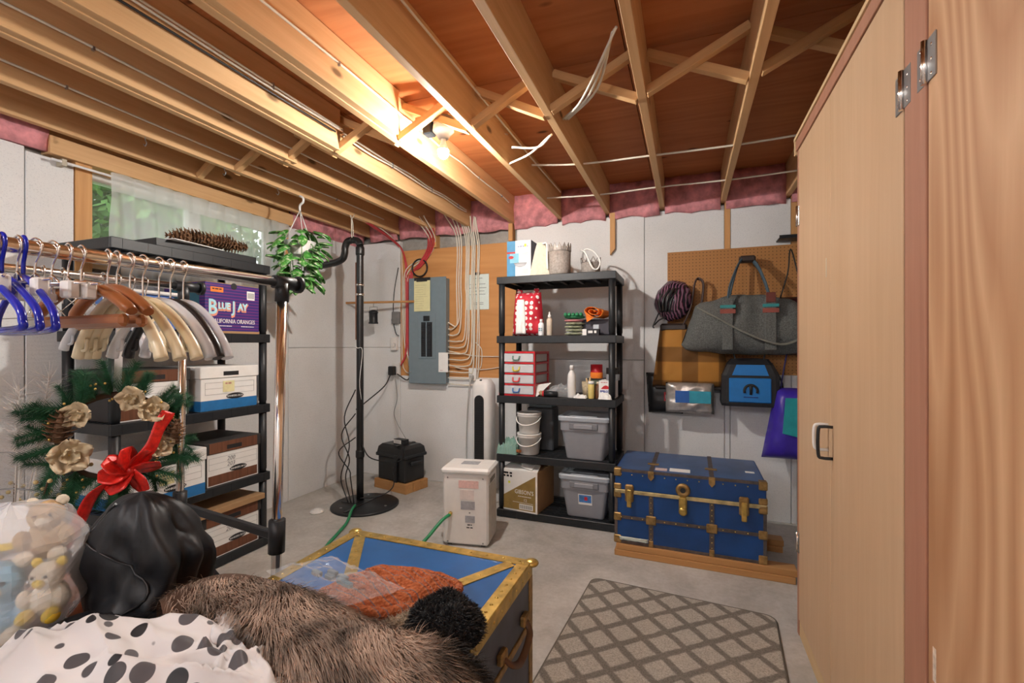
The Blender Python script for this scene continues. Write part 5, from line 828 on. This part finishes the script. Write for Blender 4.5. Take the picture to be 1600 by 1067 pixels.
t = thing('toy_card', 'white yellow and blue printed hang card on the toy bag', 'card', (-1.80, .70, .80), 0, None, (.9, 0, .9)); part('card_sheet', WHT2, t, (-.11, .11, -.06, .07, 0, .003)); part('yellow_band', YLP, t, (-.11, .11, -.06, -.04, .003, .004)); part('blue_scrawl', BLP, t, (-.09, -.02, -.02, .05, .003, .004)); part('red_tag', RF, t, (.05, .085, .02, .04, .003, .0045)); part('tag_mark', WHT2, t, (.06, .075, .027, .033, .0045, .005))
t = thing('toy_bag', 'large clear plastic bag holding plush toys at the left edge', 'plastic bag', (-1.70, .68, .532)); sb2 = Vector((4, 4, 4))
def tb(u, v):
    a = 2*PI*u; k = noise.noise(Vector((math.cos(a)*2, math.sin(a)*2, v*4))+sb2); r = (1-abs(2*v-1)**3.5)**.5*(1+.14*k)+.01
    return Vector((.17*r*math.cos(a), .15*r*math.sin(a), .36*v+.02*k))
b = MB(); b.grid(tb, 44, 22, False, True); b.build('film', clear('toy_film', (.95, .96, .98), tr=.74), t)
# ================================================================ CLOTHES RACK AND HANGERS
RK = Vector((-1.735, 1.305, 0)); RA = math.radians(-5); RT = math.radians(1.8)
t = thing('clothes_rack', 'chrome double rail clothes rack with black plastic joints', 'clothes rack', RK, 0, None, (0, RT, RA)); RL = 1.35; RH = 1.56
for sx, r in ((-.305, .015), (.305, .018)):
    for y in (0, -RL): b = MB(); b.cyl((sx, y, .08), (sx, y, RH-.01), r, seg=14); b.build('upright', CHR, t); b = MB(); b.cyl((sx, y, RH-.07), (sx, y, RH-.0), r+.006, seg=14); b.build('joint', BLK, t); b = MB(); b.cyl((sx, y, .57), (sx, y, .69), r+.011, seg=12); b.build('collar', BLK, t); b = MB(); b.cyl((sx, y, .0), (sx, y, .09), .025, .012, 12); b.build('caster', BLK, t)
    b = MB(); b.cyl((sx, .03, RH), (sx, -RL-.03, RH), r, seg=14); b.build('rail', CHR, t)
    for y in (.0, -RL): b = MB(); b.cyl((sx, y-.035, RH), (sx, y+.06, RH), r+.006, seg=14); b.build('rail_sleeve', BLK, t)
    b = MB(); b.cyl((sx, .06, RH), (sx, .075, RH), r+.014, seg=14); b.build('rail_end_cap', BLK, t)
for y in (0, -RL): part('cross_bar', BLK, t, (-.305, .305, y-.013, y+.013, .615, .645), bev=.004); part('base_bar', BLK, t, (-.34, .34, y-.015, y+.015, .085, .115), bev=.004)
MR = Matrix.Translation(RK) @ Euler((0, RT, RA)).to_matrix().to_4x4()
def hook_pts(r=.02, dz=0): return [(-r*.95, 0, -.006), (-r*.8, 0, r*.62), (0, 0, r+.001), (r*.8, 0, r*.6), (r*.9, 0, -.004), (r*.4, 0, -.024), (0, 0, -.045), (0, 0, -.105+dz)]
def hanger(kind, rail, y, yaw, label, group=None, lean=0):
    r = .018 if rail > 0 else .015; p = MR @ Vector((.305*rail, y, RH+.001)); mm = {'blue': BLUEH, 'wood': BROWNW, 'cream': CREAM, 'clear': clear('hanger_clear', (.88, .90, .93), tr=.45), 'black': BLK2, 'wire': CHR, 'clip': CHR}[kind]
    t = thing({'blue': 'tube_hanger', 'wood': 'wooden_hanger', 'cream': 'plastic_hanger', 'clear': 'clear_hanger', 'black': 'black_hanger', 'wire': 'wire_hanger', 'clip': 'clip_hanger'}[kind], label, 'hanger', p, 0, group, (0, lean, RA+yaw))
    b = MB(); b.tube(smooth_path(hook_pts(r+.004), 4), .0042 if kind == 'blue' else .0024, 7); b.build('hook', BLUEH if kind == 'blue' else CHR, t)
    if kind == 'blue':
        b = MB(); b.tube(smooth_path([(0, 0, -.07), (.05, 0, -.085), (.13, 0, -.12), (.19, 0, -.155), (.205, 0, -.18), (.19, 0, -.196), (0, 0, -.2), (-.19, 0, -.196), (-.205, 0, -.18), (-.19, 0, -.155), (-.13, 0, -.12), (-.05, 0, -.085), (0, 0, -.07)], 5), .0075, 8); b.build('frame', mm, t)
    elif kind in ('cream', 'clear', 'black'):
        b = MB(); pts = smooth_path([(0, 0, -.10), (.06, 0, -.115), (.13, 0, -.16), (.19, 0, -.225), (.21, 0, -.265)], 4); L_ = len(pts)
        for s in (-1, 1): b.tube([Vector((p_.x*s, p_.y, p_.z)) for p_ in pts], [.010+.006*(i/L_) for i in range(L_)], 9, flat=1.0)
        b.build('shoulders', mm, t)
        for s in (-1, 1): b = MB(); b.tube(smooth_path([(s*.16, 0, -.21), (s*.165, 0, -.24), (s*.185, 0, -.245)], 4), .005, 6); b.build('strap_notch', mm, t)
    elif kind == 'wood':
        b = MB(); pts = smooth_path([(0, 0, -.08), (.07, 0, -.088), (.15, 0, -.115), (.215, 0, -.15)], 4); L_ = len(pts)
        for s in (-1, 1): b.tube([Vector((p_.x*s, 0, p_.z)) for p_ in pts], [.016]*(L_-1)+[.012], 9, flat=.85)
        b.build('shoulders', mm, t); part('trouser_bar', mm, t, (-.19, .19, -.012, .012, -.185, -.155), bev=.008)
    elif kind == 'clip':
        b = MB(); b.tube([(-.15, 0, -.085), (.15, 0, -.085)], .003, 6); b.tube([(-.03, 0, -.085), (0, 0, -.06), (.03, 0, -.085)], .003, 6); b.build('bar', CHR, t)
        for x in (-.1, .1):
            b = MB(); b.box(x-.016, x+.016, -.012, .012, -.12, -.08, bev=.004); b.build('clip', WHT, t)
    else:
        b = MB(); b.tube([(0, 0, -.07), (.2, 0, -.16), (-.2, 0, -.16), (0, 0, -.07)], .0022, 6); b.build('wire', CHR, t)
gb = 'blue tube hangers on the near rail'
for k in range(6): hanger('blue', 1, -.68-.035*k, -.08+.05*(k % 3), 'glossy blue tubular plastic hanger on the near rail', gb)
hanger('wood', 1, -.575, .05, 'varnished wooden trouser hanger next to the blue hangers'); hanger('wood', 1, -.52, -.05, 'second varnished wooden hanger beside the cream hangers')
gc = 'cream contoured hangers on the near rail'
for k in range(3): hanger('cream', 1, -.44-.03*k, .12-.06*k, 'cream contoured plastic hanger on the near rail', gc)
hanger('clear', 1, -.40, .1, 'clear plastic hanger beside the cream hangers on the near rail'); hanger('black', 1, -.37, .05, 'black contoured hanger between clear ones on the near rail'); hanger('clear', 1, -.335, 0, 'clear plastic hanger closest to the rack end on the near rail')
gk = 'bare metal clip hangers on the near rail'
for k in range(5): hanger('clip', 1, -.60-.03*k+.0, .3*math.sin(k), 'chrome clip hanger with two clips on the near rail', gk)
gf = 'mixed hangers on the far rail'
for k, kd in enumerate(('black', 'cream', 'black', 'clear')): hanger(kd, -1, -.14-.045*k, .06*k, {'black': 'black contoured hanger on the far rail', 'cream': 'cream contoured hanger on the far rail', 'clear': 'clear contoured hanger on the far rail'}[kd], gf if kd == 'black' else None)
for k in range(4): hanger('wire', -1, -.34-.05*k, .1*math.cos(k*2), 'thin wire hanger on the far rail', 'wire hangers on the far rail')
# ================================================================ WREATH
WC = Vector((-2.14, 1.16, .96)); wrz = math.atan2(-WC.x, WC.y)*-1
t = thing('christmas_wreath', 'pine wreath with cream flowers cones and a red ribbon bow hung on the rack', 'wreath', WC, math.atan2(WC.x, -WC.y)*0+math.radians(58)); NEED = mat('pine_needles', (.025, .13, .055), .7, 0, .5, 12); R0 = .165
b = MB(); b.tube([(R0*math.cos(PI*k/18), 0, R0*math.sin(PI*k/18)) for k in range(37)], .012, 7); b.build('ring', mat('vine', (.06, .035, .02), .9), t)
b = MB()
for k in range(260):
    z = .004+.125*(k/260); a = k*2.4; d = Vector((math.cos(a), math.sin(a), .75)).normalized(); p = Vector((0, 0, z)); s = d.orthogonal().normalized()*.0011; e = p+d*(.042*(1-.4*k/260)+.012)
    b.tri(p-s, p+s, e)
b.tube([(0, 0, 0), (0, 0, .13)], .0025, 5); sp0 = b.build('pine_sprig', NEED, t, (0, 0, 0), fix=False); first = True
for k in range(52):
    a = 2*PI*k/52+random.uniform(-.1, .1); out = a+random.uniform(-.9, .9); p = (R0*math.cos(a), random.uniform(-.03, .01), R0*math.sin(a)); e = Vector((math.cos(out), random.uniform(-.5, .1), math.sin(out))).to_track_quat('Z', 'Y').to_euler(); s = random.uniform(.75, 1.1)
    if first: sp0.location = p; sp0.rotation_euler = e; first = False
    else: inst(sp0, t, p, e, s)
FLW = mat('cream_petals', (.64, .52, .34), .5, .15, .15, 20)
def petal(b, L, w, cup):
    b.grid(lambda u, v: Vector(((u-.5)*2*w*math.sin(PI*min(1, .12+v*.85))**.8, -cup*v*v*L-.15*w*(1-(2*u-1)**2)+.006*math.sin(u*9+v*7), L*v)), 8, 8)
pb_ = MB(); petal(pb_, .075, .036, .25); pet0 = None
for (a, rr, s) in ((2.35, .14, .8), (3.5, .14, 1.05), (1.2, .16, .8), (.7, .15, .85), (-.35, .15, .75)):
    c_ = Vector((rr*math.cos(a), -.05, rr*math.sin(a))); b = MB(); b.ball((0, 0, 0), .016*s, nz=.5, seg=8, rings=6); hub = b.build('flower', BRASS, t, c_, (random.uniform(-.3, .3), random.uniform(-.2, .2), random.uniform(-.4, .4)))
    for ring, (cnt, sc, tilt) in enumerate(((5, 1.0, .35), (4, .65, .8))):
        for k in range(cnt):
            if pet0 is None: pet0 = pb_.build('petal', FLW, hub); o = pet0; o.modifiers.new('t', 'SOLIDIFY').thickness = .0015
            else: o = inst(pet0, hub, (0, 0, 0))
            o.rotation_euler = (Matrix.Rotation(2*PI*k/cnt+ring*.6, 3, 'Y') @ Matrix.Rotation(tilt, 3, 'X')).to_euler(); o.scale = (s*sc,)*3; o.location = (0, -.004*ring, 0)
for a, rr, s in ((2.9, .165, 1.05), (-.05, .185, .9)):
    o = c0.copy(); C.objects.link(o); o.parent = t; o.location = (rr*math.cos(a), -.05, rr*math.sin(a)-.045); o.rotation_euler = (.1, .1, 0); o.scale = (s,)*3; o.name = 'pine_cone'
    for k in ('label', 'category', 'group'):
        if k in o: del o[k]
RIB = mat('red_ribbon', (.62, .018, .012), .35, .15, .3, 60); 
def band(pts, w, name='ribbon_loop', wd=(0, .25, 1)):
    P = smooth_path(pts, 6); b = MB(); n = len(P)-1; wv_ = Vector(wd).normalized()*w
    b.grid(lambda u, v: P[int(round(u*n))]+wv_*(v-.5)*(1+.1*math.sin(u*9)), n, 4); o = b.build(name, RIB, t); o.modifiers.new('t', 'SOLIDIFY').thickness = .0012
BC = Vector((.05, -.085, -.13))
for a in (.15, .9, 1.7, 2.5, 3.2, 3.9, 5.2): d = Vector((math.cos(a), 0, math.sin(a))); pd_ = Vector((-d.z, 0, d.x)); band([BC, BC+d*.05+pd_*.012+Vector((0, -.035, 0)), BC+d*.095+Vector((0, -.02, 0)), BC+d*.06-pd_*.012+Vector((0, .0, 0)), BC], .05, 'ribbon_loop', (pd_.x*.6, -.7, pd_.z*.6))
band([BC, BC+Vector((.06, -.01, .08)), BC+Vector((.09, .0, .16)), BC+Vector((.12, .01, .22))], .045, 'ribbon_tail', (.9, .2, -.4)); band([BC, BC+Vector((-.10, -.01, -.06)), BC+Vector((-.15, 0, -.17)), BC+Vector((-.20, 0, -.27))], .055, 'ribbon_tail', (.9, .3, .25)); b = MB(); b.ball(BC, .022, nz=.2, seg=10, rings=6); b.build('bow_knot', RIB, t)
b = MB()
for k in range(60): a = random.uniform(0, 2*PI); b.ball((random.uniform(.14, .23)*math.cos(a), random.uniform(-.07, -.03), random.uniform(.14, .23)*math.sin(a)), .005, seg=6, rings=4)
b.build('gold_berries', BRASS, t, kind='stuff'); part('hanging_ribbon', WHT2, t, (-.0125, .0125, -.002, .002, .15, .58), rot=(0, .03, 0))
# ================================================================ DRIED ARRANGEMENT AT LEFT
t = thing('dried_arrangement', 'dried grass plumes with gold berries and silver ornaments at the left edge', 'dried flowers', (-2.42, .97, 0)); b = MB(); b.lathe([(.08, 0), (.11, .05), (.12, .3), (.09, .5), (.1, .52), (.08, .5), (.001, .45)], seg=22); b.build('vase', mat('grey_vase', (.25, .22, .2), .5), t)
PLM = mat('plume_white', (.62, .58, .55), .9)
for k in range(7):
    a = random.uniform(0, 6.28); b = MB(); h = random.uniform(.85, 1.28); tip = Vector((.16*math.cos(a), .12*math.sin(a), h)); b.tube(smooth_path([(0, 0, .45), tip*.7+Vector((0, 0, .1)), tip], 4), .0025, 5); rn = random.Random(k)
    for q in range(240):
        f = rn.random(); p = tip*(.74+.26*f)+Vector((0, 0, .06*(1-f))); d = Vector((rn.gauss(0, 1), rn.gauss(0, 1), rn.uniform(0, 1.5))).normalized(); s = d.orthogonal()*.0008; b.tri(p-s, p+s, p+d*rn.uniform(.04, .10))
    b.build('grass_plume', PLM, t, fix=False)
TW_ = mat('twig', (.12, .07, .04), .9)
for k in range(9):
    b = MB(); a = k*.7; e = Vector((.18*math.cos(a)+.06, .15*math.sin(a), random.uniform(.6, .85))); P = smooth_path([(0, 0, .45), e*.6+Vector((0, 0, .15)), e], 5); b.tube(P, .0028, 5); tw = b.build('twig', TW_, t); b = MB()
    for q in range(9): b.ball(P[-1-q % 5]+Vector((random.gauss(0, .02), random.gauss(0, .02), random.gauss(0, .02))), .008, seg=7, rings=5)
    b.build('gold_berries', mat('pale_gold_berry', (.55, .42, .2), .4), tw, kind='stuff')
for k in range(3): b = MB(); b.ball((.07*math.cos(k*2.3)+.05, .07*math.sin(k*2.3)-.03, .53+.06*k), .05, nz=.15, seg=14, rings=9); b.build('silver_ornament', mat('silver_glitter', (.5, .48, .46), .45, .5, .5, 90, .4), t)
for k in range(2): b = MB(); b.tube(smooth_path([(-.15, 0, .6+.14*k), (-.05, -.05, .76+.14*k), (.12, 0, .78+.13*k), (.2, .05, .72+.1*k)], 6), .003, 5); b.build('wire_arc', STEEL, t)
# ================================================================ HANGING PLANT, CURTAIN
HP = Vector((-2.66, 2.61, 2.40)); t = thing('hanging_plant', 'trailing variegated plant in a white hanging basket hook under the joist', 'plant', HP); b = MB(); b.tube(smooth_path([(0, 0, .02), (.03, 0, .0), (.03, 0, -.03), (0, 0, -.05), (0, 0, -.09)], 4), .008, 7)
for a in (0, 2.1, 4.2): b.tube([(0, 0, -.085), (.105*math.cos(a), .105*math.sin(a), -.33)], .0035, 5)
b.build('hanger', WHT, t); b = MB(); b.lathe([(.07, -.42), (.075, -.41), (.11, -.32), (.105, -.32), (.07, -.4)], seg=20); b.build('pot', WHT, t)
m, n, l, bs = nt('variegated_leaf'); nz = tnoise(n, l, coords(n, l), 60, 2); l.new(ramp(n, l, nz, [(.38, (.03, .19, .025)), (.52, (.10, .34, .06)), (.64, (.55, .62, .42))]), bs.inputs['Base Color']); bs.inputs['Roughness'].default_value = .35; LM = m
lb = MB(); lb.grid(lambda u, v: Vector(((u-.5)*.062*math.sin(PI*min(1, .1+v*.9))**.8, .012*math.cos((u-.5)*3)-.03*v*v, .085*v)), 6, 7); lf0 = lb.build('leaf', LM, t); lf0.modifiers.new('t', 'SOLIDIFY').thickness = .0008; lf0.location = (.08, 0, -.3); lf0.rotation_euler = (.5, .4, 0)
for k in range(115):
    a = random.uniform(0, 2*PI); zz = random.uniform(-.66, -.24); rr = (.05+.11*random.random())*(1-.45*max(0, (-.36-zz)/.3)); d = Vector((math.cos(a), math.sin(a), random.uniform(-1.1, .5))); e = d.to_track_quat('Z', 'Y').to_euler(); inst(lf0, t, (rr*math.cos(a), rr*math.sin(a), zz), e, random.uniform(.9, 1.6))
for k in range(9):
    a = k*.7; b = MB(); b.tube(smooth_path([(.06*math.cos(a), .06*math.sin(a), -.33), (.12*math.cos(a), .12*math.sin(a), -.36), (.11*math.cos(a), .11*math.sin(a), -.5), (.08*math.cos(a), .08*math.sin(a), -.66)], 4), .003, 5); b.build('vine_stem', mat('stem', (.08, .2, .04), .7), t)
t = thing('curtain', 'sheer white pleated curtain hung over the basement window', 'curtain', (XL+.05, 0, 0)); SHR = voile(); b = MB()
b.grid(lambda u, v: Vector((.018*math.sin(u*80)*(.35+.65*(1-v))+.012*noise.noise(Vector((u*20, v*2, 0))), 1.66+1.26*u+.006*math.sin(v*9+u*50), 1.66+.66*v)), 200, 14); b.build('drape', SHR, t); b = MB(); b.grid(lambda u, v: Vector((.014+.016*abs(math.sin(u*34)), 1.66+1.26*u, 2.21+.11*v)), 160, 4); b.build('pleated_valance', SHR, t)
b = MB(); b.tube([(.0, 1.40, 2.30), (.0, 2.93, 2.30)], .007, 8); b.build('curtain_rod', WHT, t); part('rod_bracket', mat('tan_bracket', (.5, .45, .35), .6), t, (-.048, .008, 1.44, 1.46, 2.28, 2.315))
# ================================================================ CEILING CABLES
for k, (x, z, y0, y1) in enumerate(((-1.405, 2.53, YF, 2.05), (-1.835, 2.55, YF, 2.1), (-1.835, 2.535, YF, 2.1), (-1.00, 2.60, YF, 3.75), (-2.215, 2.50, YF, 3.4), (-2.66, 2.50, YF, 3.6), (-1.445, 2.56, 2.1, 3.7), (-1.875, 2.55, 2.15, 3.75), (-1.875, 2.53, 2.15, 3.75))):
    cable('electrical_cable', [(x+.008, y0+f*(y1-y0), z+.006*math.sin(f*17+k)) for f in (0, .15, .3, .45, .6, .75, .9, 1)], .0055, WIREW, 'white cable stapled along the side of a ceiling joist', 'cables stapled along the joists')
    for f in (.3, .62, .9): o = part('cable_staple', STEEL, None, (-.004, .008, -.004, .004, -.009, .009), loc=(x+.006, y0+f*(y1-y0), z)); tag(o, 'metal staple holding a cable on a ceiling joist', 'staple', 'staples on the joists')
cable('black_cable', [(-1.833, YF, 2.515), (-1.835, 0, 2.515), (-1.833, 2.05, 2.512)], .005, WIREK, 'black cable running below white cables along a joist')
cable('electrical_cable', [(-.95, 2.86, 2.50), (-.63, 2.855, 2.46), (-.19, 2.85, 2.448), (.26, 2.86, 2.445), (.70, 2.87, 2.46)], .006, WIREW, 'white cable crossing under the joists above the back shelving')
cable('electrical_cable', [(-1.04, 3.45, 2.47), (-.62, 3.45, 2.448), (-.19, 3.44, 2.45), (.26, 3.45, 2.447), (.70, 3.46, 2.46)], .006, WIREW, 'white cable crossing under the joists close to the back wall')
for k in range(3):
    a, c_ = onZ(963-3*k, 42+4*k, 2.53), onZ(880+4*k, 186, 2.48); md = (a+c_)/2+Vector((.03*k-.02, .02, -.07+.02*k)); cable('electrical_cable', [a, md, c_], .006, WIREW, 'loose white cable sagging between two joists above the bulb side', 'loose cables between joists')
for k in range(2): cable('electrical_cable', [onZ(862-3*k, 210+2*k, 2.45), onZ(840-12*k, 230+10*k, 2.42), onZ(800-10*k, 230+28*k, 2.44)], .006, WIREW, 'short white cable looping under a joist near the bulb', 'short loops near the bulb')
cable('electrical_cable', [(-1.2, 2.26, 2.53), (-1.06, 2.35, 2.52), (-1.02, 2.6, 2.6)], .005, WIREW, 'white cable feeding the bulb fixture')
for k, y in enumerate((1.6, 2.05, 2.45)):
    b = MB(); b.tube(smooth_path([(0, 0, .015), (0, 0, -.01), (.012, 0, -.025), (0, 0, -.04), (-.014, 0, -.028)], 4), .0025, 5); tag(b.build('ceiling_hook', STEEL, None, (-2.70, y, ZJ-.006)), 'small metal cup hook screwed under a joist', 'hook', 'hooks under the joist')
